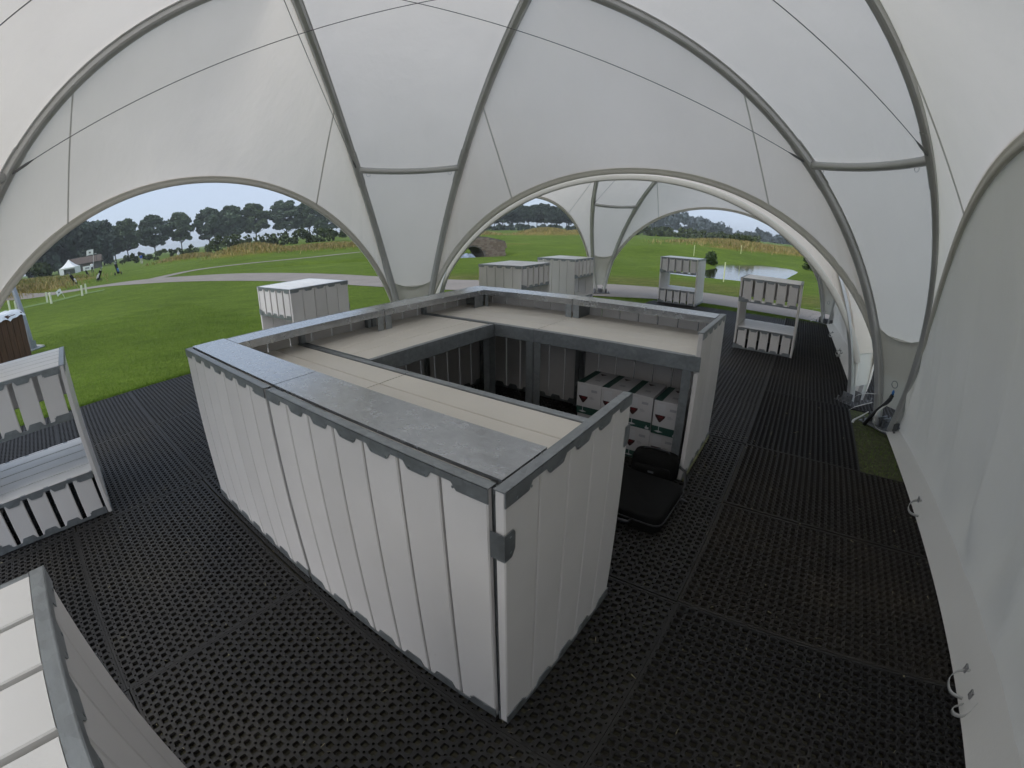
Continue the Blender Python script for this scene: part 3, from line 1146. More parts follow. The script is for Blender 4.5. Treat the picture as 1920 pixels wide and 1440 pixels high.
# steel edges and frames under the worktops
E_ = 0.003
steel_box('worktop_edge', -U_ + 0.03, -half - 0.003, 0.808, 0.848, HW - 0.09, HW + 0.006, axis=0)
steel_box('worktop_edge', -half + 0.003, -0.003, 0.808, 0.848, HW - 0.09, HW + 0.006, axis=0)
steel_box('worktop_edge', -U_ + 0.825, -U_ + 0.862, 0.856, 2.095, HW - 0.10, HW + 0.005, axis=1)
steel_box('worktop_edge', -U_ + 0.03, -half - 0.003, 2.105, 2.148, HW - 0.095, HW + 0.006, axis=0)
steel_box('worktop_edge', -half + 0.003, -0.003, 2.105, 2.148, HW - 0.095, HW + 0.006, axis=0)
steel_box('joint_channel', -U_ + 0.03, -U_ + 0.862, 0.850, 0.8545, HW - 0.05, HW + 0.012, axis=0)
steel_box('joint_channel', -U_ + 0.03, -U_ + 0.862, 2.0965, 2.103, HW - 0.05, HW + 0.012, axis=0)
for (x, y) in ((-half - 0.068, 2.109), (-half + 0.006, 2.109), (-0.07, 2.109), (-U_ + 0.80, 2.109), (-U_ + 0.80, 2.03), (-U_ + 0.80, 0.87), (-half - 0.068, 0.782), (-half + 0.006, 0.782), (-0.07, 0.782)):
    mb = MB()
    mb.box(0, 0.06, 0, 0.004, 0, HW - 0.097)
    mb.box(0, 0.004, 0.0045, 0.05, 0, HW - 0.097)
    mb.build('leg', M['steel'], bar, loc=(x, y, MZ))
steel_box('joint_plate', -half - 0.0025, -half + 0.0025, 2.104, 2.118, MZ, HW - 0.02, c=0.0005)
# bolt plate on the far end panel's inner edge
steel_box('corner_bracket', -0.03, 0.046, 2.098, 2.1035, HW - 0.09, HW + 0.01, c=0.001)


# ------------------------------------------------------------------ slatted tables (a box at the top and one at the bottom, full end panels)
WU, DU, HU = 0.924, 0.815, 1.128


def make_table():
    t = thing('slatted_table', '', 'table')
    # end panels
    clad(t, 0.0, DU, -math.pi / 2, DU, 5, MZ + 0.002, HU - 0.006, 0.03, PC, flange=0.032, gap=0.006, inner=False)
    clad(t, WU, 0.0, math.pi / 2, DU, 5, MZ + 0.002, HU - 0.006, 0.03, PC, flange=0.032, gap=0.006, inner=False)
    L_ = WU - 0.068
    p = L_ / 5
    key = 'slat'
    if key not in PC:
        PC[key] = plank_mesh(p - 0.036, 0.022, 0.335, M['plank'])
        PC['trail'] = tab_rail_mesh(L_, 5, hz=0.022, tab=0.026, flange=0.03)
        PC['brail'] = tab_rail_mesh(L_, 5, hz=0.022, tab=0.03, flange=0.025, up=True)
        PC['tboard'] = board_mesh(L_, (DU - 0.03) / 5 - 0.015, 0.024, M['table_top'])
        mb = MB()
        mb.box(0, 0.055, -0.0075, -0.0050, -0.035, 0.035)
        mb.box(-0.036, 0.0, -0.0075, -0.0050, -0.03, 0.045)
        for dx, dz in ((0.012, -0.02), (0.04, -0.02), (0.012, 0.02)):
            mb.prism([(dx + 0.0045 * math.cos(q), dz + 0.0045 * math.sin(q)) for q in (0, 1.05, 2.1, 3.14, 4.2, 5.2)], 1, -0.0095, -0.0072)
        PC['cbr'] = mb.mesh('corner_bracket', M['steel'])
    for (z0, zt) in ((MZ + 0.008, 0.37), (HU - 0.365, HU - 0.004)):
        for side in (0, 1):
            a = 0.0 if side == 0 else math.pi
            ox, oy = (0.034, 0.004) if side == 0 else (WU - 0.034, DU - 0.004)
            ca = math.cos(a)
            for i in range(5):
                put('slat', PC['slat'], t, (ox + ca * (i + 0.5) * p, oy, z0), a + rng.uniform(-0.003, 0.003))
            put('top_rail', PC['trail'], t, (ox, oy, zt), a)
            put('bottom_rail', PC['brail'], t, (ox, oy, z0 - 0.004), a)
            put('corner_bracket', PC['cbr'], t, (ox, oy, z0 + 0.03), a)
        for k in range(5):
            put('top_board' if zt > 0.6 else 'shelf_board', PC['tboard'], t, (0.034, 0.018 + k * (DU - 0.03) / 5, zt - 0.004 + 0.006))
    return t


TABLES = [
    ('slatted cream table on the black mats at right, nearer of the two', (3.4406, 6.381), -0.643),
    ('slatted cream table farthest right of the bar, standing by the grey path', (3.521, 10.565), -0.631),
    ('slatted cream table at the left edge, in front of the lawn', (-3.42, 1.285), 0.913),
    ('cream table on the lawn behind the left side of the bar', (-3.277, 5.33), -0.611),
    ('cream table right behind the far corner of the bar, left of the taller looking one', (0.1456, 6.922), 1.0005),
    ('cream table behind the bar, right of its twin and beside the far tent foot', (1.183, 8.532), 0.9915),
    ('cream plank table cut off by the bottom left corner, seen from above', (-1.03, 0.477), math.atan2(-EV.y, -EV.x)),
]
proto = make_table()
for i, (lab, (x, y), a) in enumerate(TABLES):
    o = proto if i == 0 else copy_tree(proto)
    o.location = (x, y, 0)
    o.rotation_euler = (0, 0, a)
    tag(o, lab, 'table', 'slatted plank tables')

# ------------------------------------------------------------------ the dome tents
T = dict(X0=-0.515, Y0=2.511, R=3.978, psi=1.803, w0=0.093, tau=0.186, b=0.024, c1=1.683, c2=2.876, za=3.822, zn=2.451, t2=0.011,
         a1=0.04, a2=-0.002, a3=-0.028, a4=0.0, r1=-0.266, r2=-0.219, r3=0.443, r4=0.2)
TC = np.array([T['X0'], T['Y0']])


def fdir(i):
    a = T['psi'] - (i - 2) * math.pi / 2 + T['a%d' % i]
    return np.array([math.cos(a), math.sin(a)])


def foot(i):
    return TC + (T['R'] + T['r%d' % i]) * fdir(i)


def pole_pts(i, side, ts, off=0.0):
    """points of half a pole from foot i to the crown (ts 0..1); off pushes it outwards"""
    e = fdir(i)
    r = np.array([e[1], -e[0]])
    sg = 1 if side == 'R' else -1
    RR = T['R'] + T['r%d' % i]
    t = np.asarray(ts, float)
    B0, B1, B2, B3 = (1 - t) ** 3, 3 * t * (1 - t) ** 2, 3 * t * t * (1 - t), t ** 3
    d = B0 * RR + B1 * (RR + T['b']) + B2 * T['c2']
    z = B1 * T['c1'] + (B2 + B3) * T['za']
    w = T['w0'] + T['tau'] * z + T['t2'] * z * z
    if off:
        dd = np.gradient(d)
        dz = np.gradient(z)
        ln = np.hypot(dd, dz) + 1e-9
        d = d + off * dz / ln
        z = z - off * dd / ln
    xy = TC + np.outer(d, e) + np.outer(sg * w, r)
    return np.column_stack([xy, z]), d


TT = np.linspace(0, 1, 241)


def half_pole(i, side, off=0.0):
    return pole_pts(i, side, TT, off)


def crossing_t(i):
    """parameter at which the poles of foot i meet those of its neighbours"""
    P, d = half_pole(i, 'R')
    wa = T['w0'] + T['tau'] * P[:, 2] + T['t2'] * P[:, 2] ** 2
    return float(TT[np.argmin(np.abs(d - wa))])


def by_height(i, side, n_, off, tmax):
    """half pole from the foot to the crossing, resampled evenly between height and arc length"""
    ts = np.linspace(0, tmax, 200)
    P, _ = pole_pts(i, side, ts, off)
    z = P[:, 2]
    s = np.concatenate([[0], np.cumsum(np.linalg.norm(np.diff(P, axis=0), axis=1))])
    k = 0.75 * z / z[-1] + 0.25 * s / s[-1]
    q = np.linspace(0, 1, n_)
    return np.stack([np.interp(q, k, P[:, c]) for c in range(3)], 1)


RIM_BOW = {(1, 2): (0.24, 0.15), (2, 3): (0.15, 0.06), (3, 4): (0.17, -0.22), (4, 1): (0.15, 0.05)}   # how far the arches stand outside the line of the feet


def rim_curve(i, j, n_, h=2.36, out=0.0, base=0.02):
    a, c = foot(i), foot(j)
    s = np.linspace(0, 1, n_)
    # denser near the feet
    s = 0.5 - 0.5 * np.cos(np.pi * s)
    s = 0.016 + 0.968 * s
    q = np.abs(2 * s - 1)
    z = h * np.maximum(0, 1 - q ** 2.05) ** 0.56
    dirv = (c - a) / np.linalg.norm(c - a)
    nrm = np.array([-dirv[1], dirv[0]])
    if np.dot(nrm, (a + c) / 2 - TC) < 0:
        nrm = -nrm
    o0, om = RIM_BOW[(i, j)]
    sn = np.sin(np.pi * s)
    bow = o0 * (1 - sn) + om * sn
    xy = a + np.outer(s, c - a) + np.outer(bow, nrm)
    return np.column_stack([xy, np.maximum(z, base)]), nrm


FO = 0.062                          # the fabric lies this far outside the pole centres


def side_panel(i, j, n_a=199, n_b=19, h=2.36):
    """membrane stretched in straight lines from the arch to the two poles that meet above it"""
    tm = min(crossing_t(i), crossing_t(j))
    Lp = by_height(i, 'R', 101, FO, tm)
    Rp = by_height(j, 'L', 101, FO, tm)
    top = (Lp[-1] + Rp[-1]) / 2
    rim, nrm = rim_curve(i, j, n_a, h)
    S = np.zeros((n_b, n_a, 3))
    for ka in range(n_a):
        a = ka / (n_a - 1)
        q = 1 - abs(1 - 2 * a) ** 1.4
        src = Lp if a <= 0.5 else Rp
        f = q * 100
        k = min(int(f), 99)
        up = src[k] * (1 - (f - k)) + src[k + 1] * (f - k)
        if q > 0.97:
            up = up + (top - up) * (q - 0.97) / 0.03
        for kb in range(n_b):
            t = kb / (n_b - 1)
            sag = -0.015 * 4 * t * (1 - t) * min(1.0, 3 * q)
            p = rim[ka] * (1 - t) + up * t
            out = np.array([p[0] - TC[0], p[1] - TC[1], 0.0])
            out /= np.linalg.norm(out) + 1e-9
            edge = math.exp(-((min(a, 1 - a) - 0.14) / 0.13) ** 2)
            crease = (0.007 * math.sin(a * 210 + 2.0 * math.sin(a * 31)) + 0.004 * math.sin(a * 377 + 1.3)) * edge * math.exp(-2.2 * t) * min(1.0, 12 * t)
            S[kb, ka] = p + out * (sag + crease)
    return S


def make_tent(walls):
    tent = thing('dome_tent', '', 'tent', (T['X0'], T['Y0'], 0))
    off = np.array([T['X0'], T['Y0'], 0.0])

    def bld(mb, name, material, smooth=False, parent=tent):
        mb.v = [(x - off[0], y - off[1], z) for x, y, z in mb.v]
        return mb.build(name, material, parent, smooth)
    prof = [(-0.033, -0.028), (-0.019, -0.038), (0.019, -0.038), (0.033, -0.028), (0.033, 0.018), (0.047, 0.024), (0.047, 0.032), (0.028, 0.040), (-0.028, 0.040), (-0.047, 0.032), (-0.047, 0.024), (-0.033, 0.018)]
    # four poles, each from a foot over the crown to the opposite foot
    for (i, j) in ((1, 3), (2, 4), (3, 1), (4, 2)):
        A_, _ = half_pole(i, 'R')
        B_, _ = half_pole(j, 'L')
        pts = np.vstack([A_[::6], B_[::-1][6::6]])
        mid = len(A_[::6])
        for k in range(-5, 6):                    # smooth the join at the crown
            pass
        mb = MB()
        # the profile's +b side faces outwards
        P = [Vector(p) for p in pts]
        vs, fs = [], []
        cen = Vector((off[0], off[1], 0.6))
        m_ = len(prof)
        for k, p in enumerate(P):
            t = (P[min(k + 1, len(P) - 1)] - P[max(k - 1, 0)]).normalized()
            o_ = (p - cen)
            o_ = (o_ - t * o_.dot(t)).normalized()
            a_ = t.cross(o_).normalized()
            for (x, y) in prof:
                vs.append(p + a_ * x + o_ * y)
        for k in range(len(P) - 1):
            for q in range(m_):
                fs.append((k * m_ + q, k * m_ + (q + 1) % m_, (k + 1) * m_ + (q + 1) % m_, (k + 1) * m_ + q))
        fs.append(tuple(range(m_ - 1, -1, -1)))
        fs.append(tuple(range((len(P) - 1) * m_, len(P) * m_)))
        mb.add(vs, fs)
        po = bld(mb, 'pole', M['alu'])
        # joint sleeves
        for ii, sd in ((i, 'R'), (j, 'L')):
            Ph, _ = half_pole(ii, sd)
            k = int(np.argmin(np.abs(Ph[:, 2] - T['zn'])))
            ms = MB()
            ps = [Vector(Ph[q]) for q in range(k - 9, k + 10, 3)]
            ms.tube(ps, 1.0, prof=[(x * 1.12, y * 1.12) for x, y in prof], up=(Vector(Ph[k]) - cen).normalized())
            ms.v = [(x - off[0], y - off[1], z) for x, y, z in ms.v]
            ms.build('joint_sleeve', M['alu'], po)
    nodes = {}
    for i in (1, 2, 3, 4):
        for sd in 'LR':
            Ph, _ = half_pole(i, sd)
            nodes[i, sd] = Vector(Ph[int(np.argmin(np.abs(Ph[:, 2] - T['zn'])))])
    for i in (1, 2, 3, 4):
        a, c = nodes[i, 'L'], nodes[i, 'R']
        e = fdir(i)
        pts = []
        for k in range(13):
            s = k / 12
            p = a.lerp(c, s)
            bow = 0.05 * 4 * s * (1 - s)
            pts.append(p + Vector((e[0] * bow, e[1] * bow, -0.035 * 4 * s * (1 - s))))
        mb = MB()
        mb.tube(pts, 0.037, 10)
        bo = bld(mb, 'brace', M['alu'], True)
        for p, q in ((pts[1], pts[2]), (pts[-2], pts[-3])):
            mb = MB()
            d = (q - p).normalized()
            c0 = p + d * 0.03 + Vector((0, 0, -0.05))
            ring = [c0 + (d * math.cos(w_) + Vector((0, 0, 1)) * math.sin(w_)) * 0.022 for w_ in np.linspace(0, 2 * math.pi, 13)]
            mb.tube(ring, 0.0025, 5)
            bld(mb, 'pin_ring', M['alu'], True, bo)
    # straight tie cables: from each node to the farther crossing of the same pole
    crs = {}
    for i in (1, 2, 3, 4):
        Pc, _ = pole_pts(i, 'R', np.array([crossing_t(i)]))
        Qc, _ = pole_pts(i % 4 + 1, 'L', np.array([crossing_t(i % 4 + 1)]))
        crs[i] = (Vector(Pc[0]) + Vector(Qc[0])) / 2            # crossing between foot i and the next one
    for i in (1, 2, 3, 4):
        nxt = i % 4 + 1
        for sd, tgt in (('R', crs[nxt]), ('L', crs[(i + 1) % 4 + 1])):
            if (i, sd) in ((2, 'R'), (4, 'L')):
                continue
            a = nodes[i, sd]
            c = tgt - Vector((0, 0, 0.05))
            mb = MB()
            d = (c - a).normalized()
            mb.tube([a + d * 0.05 + (c - a) * 0.94 * q for q in np.linspace(0, 1, 5)], 0.003, 6)
            mb.tube([a + d * 0.03, a + d * 0.05, a + d * 0.09, a + d * 0.20, a + d * 0.26, a + d * 0.27], [0.004, 0.006, 0.011, 0.011, 0.005, 0.0046], 7)
            bld(mb, 'tie_cable', M['cable'], True)
    # fabric: side panels with rims and seams
    for (i, j) in ((1, 2), (2, 3), (3, 4), (4, 1)):
        h = 2.36
        S = side_panel(i, j, h=h)
        # gentle wrinkles radiating from the feet
        mb = MB()
        mb.grid(S)
        sp = bld(mb, 'roof_panel', M['fabric'], True)
        n_b, n_a = S.shape[:2]
        cin = np.array([off[0], off[1], 1.2])

        def on(ua, vb):
            fa, fb = ua * (n_a - 1), vb * (n_b - 1)
            ia, ib = min(int(fa), n_a - 2), min(int(fb), n_b - 2)
            ra, rb_ = fa - ia, fb - ib
            p = S[ib, ia] * (1 - ra) * (1 - rb_) + S[ib, ia + 1] * ra * (1 - rb_) + S[ib + 1, ia] * (1 - ra) * rb_ + S[ib + 1, ia + 1] * ra * rb_
            v = cin - p
            return p + v / np.linalg.norm(v) * 0.006
        for sgn in (0, 1):
            ia0 = 66 if not sgn else n_a - 1 - 66
            line = []
            for q in np.linspace(0, 1, 25):
                line.append(Vector(on(ia0 / (n_a - 1), q)))
            ms = MB()
            vs = []
            for k, p in enumerate(line):
                t = (line[min(k + 1, 24)] - line[max(k - 1, 0)]).normalized()
                nn = (Vector(cin) - p).normalized()
                sdv = t.cross(nn).normalized() * 0.008
                vs += [p - sdv, p + sdv]
            ms.add(vs, [(2 * k, 2 * k + 1, 2 * k + 3, 2 * k + 2) for k in range(24)])
            ms.v = [(x - off[0], y - off[1], z) for x, y, z in ms.v]
            ms.build('seam', M['seam'], sp)
        # webbing along the arch edge
        rim, nrm = rim_curve(i, j, 73, h)
        P = [Vector(p) for p in rim]
        n3 = Vector((nrm[0], nrm[1], 0))
        mb = MB()
        vs, fs = [], []
        prof_r = [(-0.045, -0.010), (-0.045, 0.010), (-0.040, 0.016), (-0.010, 0.015), (-0.005, 0.009), (0.006, 0.015), (0.026, 0.013), (0.030, -0.010), (0.02, -0.016), (-0.03, -0.016)]
        m_ = len(prof_r)
        for k, p in enumerate(P):
            t = (P[min(k + 1, 72)] - P[max(k - 1, 0)]).normalized()
            inn = n3.cross(t).normalized()               # towards the inside of the opening or away from it
            if inn.z > 0 and abs(p.z) > 1.8:
                inn = -inn
            elif abs(p.z) <= 1.8:
                mid3 = Vector(((P[0].x + P[72].x) / 2, (P[0].y + P[72].y) / 2, p.z))
                if inn.dot(mid3 - p) < 0:
                    inn = -inn
            for (x, y) in prof_r:
                # y: across the arch plane (positive = into the tent), x: towards the opening
                vs.append(p - n3 * y - inn * x * 1.0 + n3 * 0.0)
        for k in range(len(P) - 1):
            for q in range(m_):
                fs.append((k * m_ + q, k * m_ + (q + 1) % m_, (k + 1) * m_ + (q + 1) % m_, (k + 1) * m_ + q))
        mb.add(vs, fs)
        ro = bld(mb, 'arch_webbing', M['webbing'], True)
    # leg panels between the two poles of one foot, and their lower patches
    for i in (1, 2, 3, 4):
        tm = crossing_t(i)
        ts = np.linspace(0, tm, 60)
        A_, _ = pole_pts(i, 'L', ts, FO - 0.004)
        B_, _ = pole_pts(i, 'R', ts, FO - 0.004)
        k0 = int(np.argmin(np.abs(A_[:, 2] - 0.72)))
        rows = [[A_[k] * (1 - s) + B_[k] * s for s in np.linspace(0, 1, 9)] for k in range(len(ts))]
        kc = 3
        lower = []
        for k in range(kc, k0 + 5):
            lower.append([np.array(p) for p in rows[k]])
        # the patch's upper edge sags in the middle
        for q in range(9):
            s = q / 8
            sag = 0.16 * 4 * s * (1 - s)
            kk = len(lower) - 1
            base_pt = lower[kk][q]
            lower[kk][q] = base_pt - np.array([0, 0, sag * 0.6])
        mb = MB()
        mb.grid(rows[k0 - 2:])
        lp = bld(mb, 'leg_panel', M['fabric'], True)
        e = fdir(i)
        low2 = [[p - np.array([e[0], e[1], 0]) * 0.012 for p in r] for r in lower]
        mb = MB()
        mb.grid(low2)
        bld(mb, 'leg_patch', M['patch'], True)
        # side flaps between pole and arch near the foot
        # foot plate with hinge blocks and pins
        f = foot(i)
        mb = MB()
        rt = np.array([e[1], -e[0]])

        def fp(a_, b_, z):
            q = f + e * a_ + rt * b_
            return (q[0], q[1], z)

        def obox(a0, a1, b0, b1, z0, z1):
            mb.add([fp(a0, b0, z0), fp(a1, b0, z0), fp(a1, b1, z0), fp(a0, b1, z0), fp(a0, b0, z1), fp(a1, b0, z1), fp(a1, b1, z1), fp(a0, b1, z1)],
                   [(0, 3, 2, 1), (4, 5, 6, 7), (0, 1, 5, 4), (1, 2, 6, 5), (2, 3, 7, 6), (3, 0, 4, 7)])
        obox(-0.13, 0.15, -0.24, 0.24, 0.012, 0.024)
        for sg in (-1, 1):
            c0 = sg * T['w0']
            obox(-0.07, 0.07, c0 - 0.075, c0 - 0.063, 0.024, 0.13)
            obox(-0.07, 0.07, c0 + 0.063, c0 + 0.075, 0.024, 0.13)
            mb.tube([fp(0, c0 - 0.10, 0.09), fp(0, c0 + 0.10, 0.09)], 0.012, 8)
        for (a_, b_) in ((-0.1, -0.2), (-0.1, 0.2), (0.11, -0.2), (0.11, 0.2)):
            mb.tube([fp(a_, b_, 0.02), fp(a_, b_, 0.07)], 0.012, 7)
        fo = bld(mb, 'foot_plate', M['foot_steel'])
        if i == 3:
            # ring, webbing tails and shackle at the right-hand foot
            mb = MB()
            c0 = Vector(fp(0.0, 0.03, 0.50))
            tv = Vector((rt[0], rt[1], 0))
            ring = [c0 + tv * 0.035 * math.cos(w_) + Vector((0, 0, 1)) * (0.035 * math.sin(w_)) + Vector((-e[0], -e[1], 0)) * 0.05 for w_ in np.linspace(0, 2 * math.pi, 15)]
            mb.tube(ring, 0.004, 6)
            bld(mb, 'd_ring', M['steel'], True, fo)
            for (pts) in (
                [(-0.10, -0.16, 0.14), (-0.16, -0.20, 0.08), (-0.24, -0.22, 0.04), (-0.30, -0.19, 0.03)],
                [(-0.08, -0.16, 0.24), (-0.13, -0.22, 0.20), (-0.18, -0.29, 0.15), (-0.20, -0.34, 0.10)],
                [(-0.08, -0.14, 0.34), (-0.12, -0.22, 0.32), (-0.16, -0.30, 0.28), (-0.18, -0.34, 0.22)],
                [(-0.12, 0.06, 0.32), (-0.22, 0.02, 0.22), (-0.24, 0.03, 0.10), (-0.16, 0.09, 0.04), (-0.02, 0.16, 0.04), (0.05, 0.2, 0.1)]):
                mb = MB()
                pp = [Vector(fp(*q)) for q in pts]
                # smooth
                fine_ = []
                for k in range(len(pp) - 1):
                    p0, p1, p2, p3 = pp[max(k - 1, 0)], pp[k], pp[k + 1], pp[min(k + 2, len(pp) - 1)]
                    for s in np.linspace(0, 1, 6, endpoint=False):
                        fine_.append(0.5 * ((2 * p1) + (p2 - p0) * s + (2 * p0 - 5 * p1 + 4 * p2 - p3) * s * s + (3 * p1 - p0 - 3 * p2 + p3) * s ** 3))
                fine_.append(pp[-1])
                mb.tube(fine_, 1.0, prof=[(-0.013, -0.0015), (0.013, -0.0015), (0.013, 0.0015), (-0.013, 0.0015)])
                bld(mb, 'strap', M['strap'], True, fo)
    # crown panel between the four crossings
    ring_pts = []
    quad = {}
    for i in (1, 2, 3, 4):
        j = (i + 1 - 1) % 4 + 1
    tms = {i: crossing_t(i) for i in (1, 2, 3, 4)}
    n_c = 15

    def crown_edge(i):
        """edge next to foot i: runs along the pole of the neighbours that crosses in front of foot i"""
        l_ = (i - 2) % 4 + 1
        r_ = i % 4 + 1
        A_, _ = pole_pts(l_, 'R', np.linspace(tms[l_], 1, n_c), FO)
        B_, _ = pole_pts(r_, 'L', np.linspace(tms[r_], 1, n_c), FO)
        return np.vstack([A_, B_[::-1][1:]])
    e1, e2, e3, e4 = [crown_edge(i) for i in (1, 2, 3, 4)]
    n_e = len(e1)
    s = np.linspace(0, 1, n_e)
    # e1: crossing(4,1)->(1,2) ; e2: (1,2)->(2,3) ; e3: (2,3)->(3,4) ; e4: (3,4)->(4,1)
    c0, c1 = e1, e3[::-1]            # bottom and top, both from the 4-side to the 2-side
    d0, d1 = e4[::-1], e2            # left and right, both from the 1-side to the 3-side
    G = np.zeros((n_e, n_e, 3))
    for a in range(n_e):
        for b in range(n_e):
            u, v = s[b], s[a]
            G[a, b] = (1 - v) * c0[b] + v * c1[b] + (1 - u) * d0[a] + u * d1[a] - ((1 - u) * (1 - v) * c0[0] + u * (1 - v) * c0[-1] + (1 - u) * v * c1[0] + u * v * c1[-1])
    mb = MB()
    mb.grid(G)
    bld(mb, 'crown_panel', M['fabric'], True)
    # closed side wall
    for (i, j) in walls:
        h = 2.36
        rim, nrm = rim_curve(i, j, 121, h, out=0.0, base=0.03)
        NW = 361
        rim_w, _ = rim_curve(i, j, NW, h, out=0.0, base=0.03)
        a_, c_ = foot(i), foot(j)
        rows = []
        K = 26
        for k in range(K + 1):
            t = k / K
            row = []
            for q, p in enumerate(rim_w):
                sq = q / (NW - 1)
                top = p[2] + 0.012
                z = 0.045 + (top - 0.045) * t
                base = a_ + (c_ - a_) * np.clip(((p[:2] - a_) @ (c_ - a_)) / np.dot(c_ - a_, c_ - a_), 0, 1) + nrm * 0.14
                near = math.exp(-((sq - 0.06) / 0.16) ** 2)
                ph1 = sq * 52 + 0.9 * math.sin(z * 1.6) + 2.0 * math.sin(sq * 9)
                ph2 = sq * 96 + 1.3 * math.sin(z * 1.1 + 1) + 1.5 * math.sin(sq * 13)
                fold = (0.13 * (abs(math.sin(ph1)) ** 0.8 - 0.6) + 0.05 * math.sin(ph2)) * (1 - t ** 0.7)
                fold += near * 0.05 * math.sin(sq * 150 + 5.0 * t + 1.5 * math.sin(z * 3)) * (1 - t)
                rise = min(1.0, max(0.0, (z - 0.12) / 0.4))
                fold *= rise * rise * (3 - 2 * rise)
                billow = 0.05 * t * (1 - t) * 4 * math.sin(math.pi * sq)
                w1 = t ** 1.3
                q_ = base * (1 - w1) + (p[:2] + nrm * 0.002) * w1 + nrm * (fold + billow)
                row.append((q_[0], q_[1], z))
            rows.append(row)
        mb = MB()
        mb.grid(rows)
        wo = bld(mb, 'side_wall', M['wall_fabric'], True)
        # ground skirt on the inside of the wall
        mb = MB()
        rows = []
        for k in range(5):
            t = k / 4
            row = []
            for q in range(8, 113):
                p = rim[q]
                sq = q / 120
                base = a_ + (c_ - a_) * np.clip(((p[:2] - a_) @ (c_ - a_)) / np.dot(c_ - a_, c_ - a_), 0, 1)
                hgt = 0.03 + 0.13 * min(1.0, max(0.0, (sq - 0.06) * 1.9))
                o_ = 0.0 + 0.143 * t + 0.006 * math.sin(sq * 60) * t * (1 - t) * 4
                z = MZ + 0.006 + hgt * t
                row.append((base[0] + nrm[0] * o_, base[1] + nrm[1] * o_, z))
            rows.append(row)
        mb.grid(rows)
        sk = bld(mb, 'ground_skirt', M['skirt'], True)
        # buckled webbing loops along the skirt
        dirv = (foot(j) - foot(i))
        Lw = np.linalg.norm(dirv)
        dirv = dirv / Lw
        for sv, flip in ((1.72, 1), (3.28, 1), (3.47, -1)):
            b0 = foot(i) + dirv * sv

            def wp(a_, o_, z):
                q = b0 + dirv * a_ + nrm * o_
                return Vector((q[0], q[1], z))
            mb = MB()
            pts = [wp(-0.03, 0.03, 0.13), wp(-0.03 * flip, -0.03, 0.11), wp(0.0, -0.06, 0.075), wp(0.05 * flip, -0.045, 0.055), wp(0.08 * flip, 0.01, 0.06)]
            fine_ = []
            for k in range(4):
                p0, p1, p2, p3 = pts[max(k - 1, 0)], pts[k], pts[k + 1], pts[min(k + 2, 4)]
                for s_ in np.linspace(0, 1, 5, endpoint=False):
                    fine_.append(0.5 * ((2 * p1) + (p2 - p0) * s_ + (2 * p0 - 5 * p1 + 4 * p2 - p3) * s_ * s_ + (3 * p1 - p0 - 3 * p2 + p3) * s_ ** 3))
            fine_.append(pts[-1])
            mb.tube(fine_, 1.0, prof=[(-0.0012, -0.009), (0.0012, -0.009), (0.0012, 0.009), (-0.0012, 0.009)])
            so = bld(mb, 'strap', M['strap'], True, sk)
        for sv in (1.70, 3.25, 3.40):
            b0 = foot(i) + dirv * sv
            mb = MB()
            for k, (a0, a1, z0, z1) in enumerate(((-0.014, -0.010, 0.12, 0.155), (0.010, 0.014, 0.12, 0.155), (-0.014, 0.014, 0.151, 0.156), (-0.014, 0.014, 0.119, 0.124), (-0.014, 0.014, 0.135, 0.139))):
                c_ = []
                for (aa, oo, zz) in ((a0, -0.004, z0), (a1, -0.004, z0), (a1, 0.004, z0), (a0, 0.004, z0), (a0, -0.004, z1), (a1, -0.004, z1), (a1, 0.004, z1), (a0, 0.004, z1)):
                    q = b0 + dirv * aa + nrm * oo
                    c_.append((q[0], q[1], zz))
                mb.add(c_, [(0, 3, 2, 1), (4, 5, 6, 7), (0, 1, 5, 4), (1, 2, 6, 5), (2, 3, 7, 6), (3, 0, 4, 7)])
            bld(mb, 'buckle', M['buckle'], False, sk)
    return tent


tent = make_tent([(3, 4)])
tag(tent, 'big white dome tent overhead with crossing grey poles and a closed wall on the right', 'tent', 'white dome tents')
F3_MAIN, E3_MAIN = foot(3), fdir(3)
# the second tent stands right behind the first one, its feet beside those of the first
FEET2 = {1: (-1.22, 6.95), 2: (2.36, 11.96), 3: (7.07, 8.74), 4: (4.02, 4.15)}
T_MAIN = dict(T)
cen2 = np.mean([FEET2[i] for i in (1, 2, 3, 4)], axis=0)
T.update(X0=float(cen2[0]), Y0=float(cen2[1]), za=3.6, zn=2.30, c1=1.6)
TC = cen2
T['psi'] = math.atan2(FEET2[2][1] - cen2[1], FEET2[2][0] - cen2[0])
for i in (1, 2, 3, 4):
    dv = np.array(FEET2[i]) - cen2
    aa = math.atan2(dv[1], dv[0]) - (T['psi'] - (i - 2) * math.pi / 2)
    T['a%d' % i] = (aa + math.pi) % (2 * math.pi) - math.pi
    T['r%d' % i] = float(np.linalg.norm(dv)) - T['R']
tent2 = make_tent([(3, 4)])
tag(tent2, 'second white dome tent seen through the arch behind the bar', 'tent', 'white dome tents')
T.update(T_MAIN)
TC = np.array([T['X0'], T['Y0']])

# ------------------------------------------------------------------ wine glass cartons under the far counter
CW, CD, CH = 0.205, 0.33, 0.26


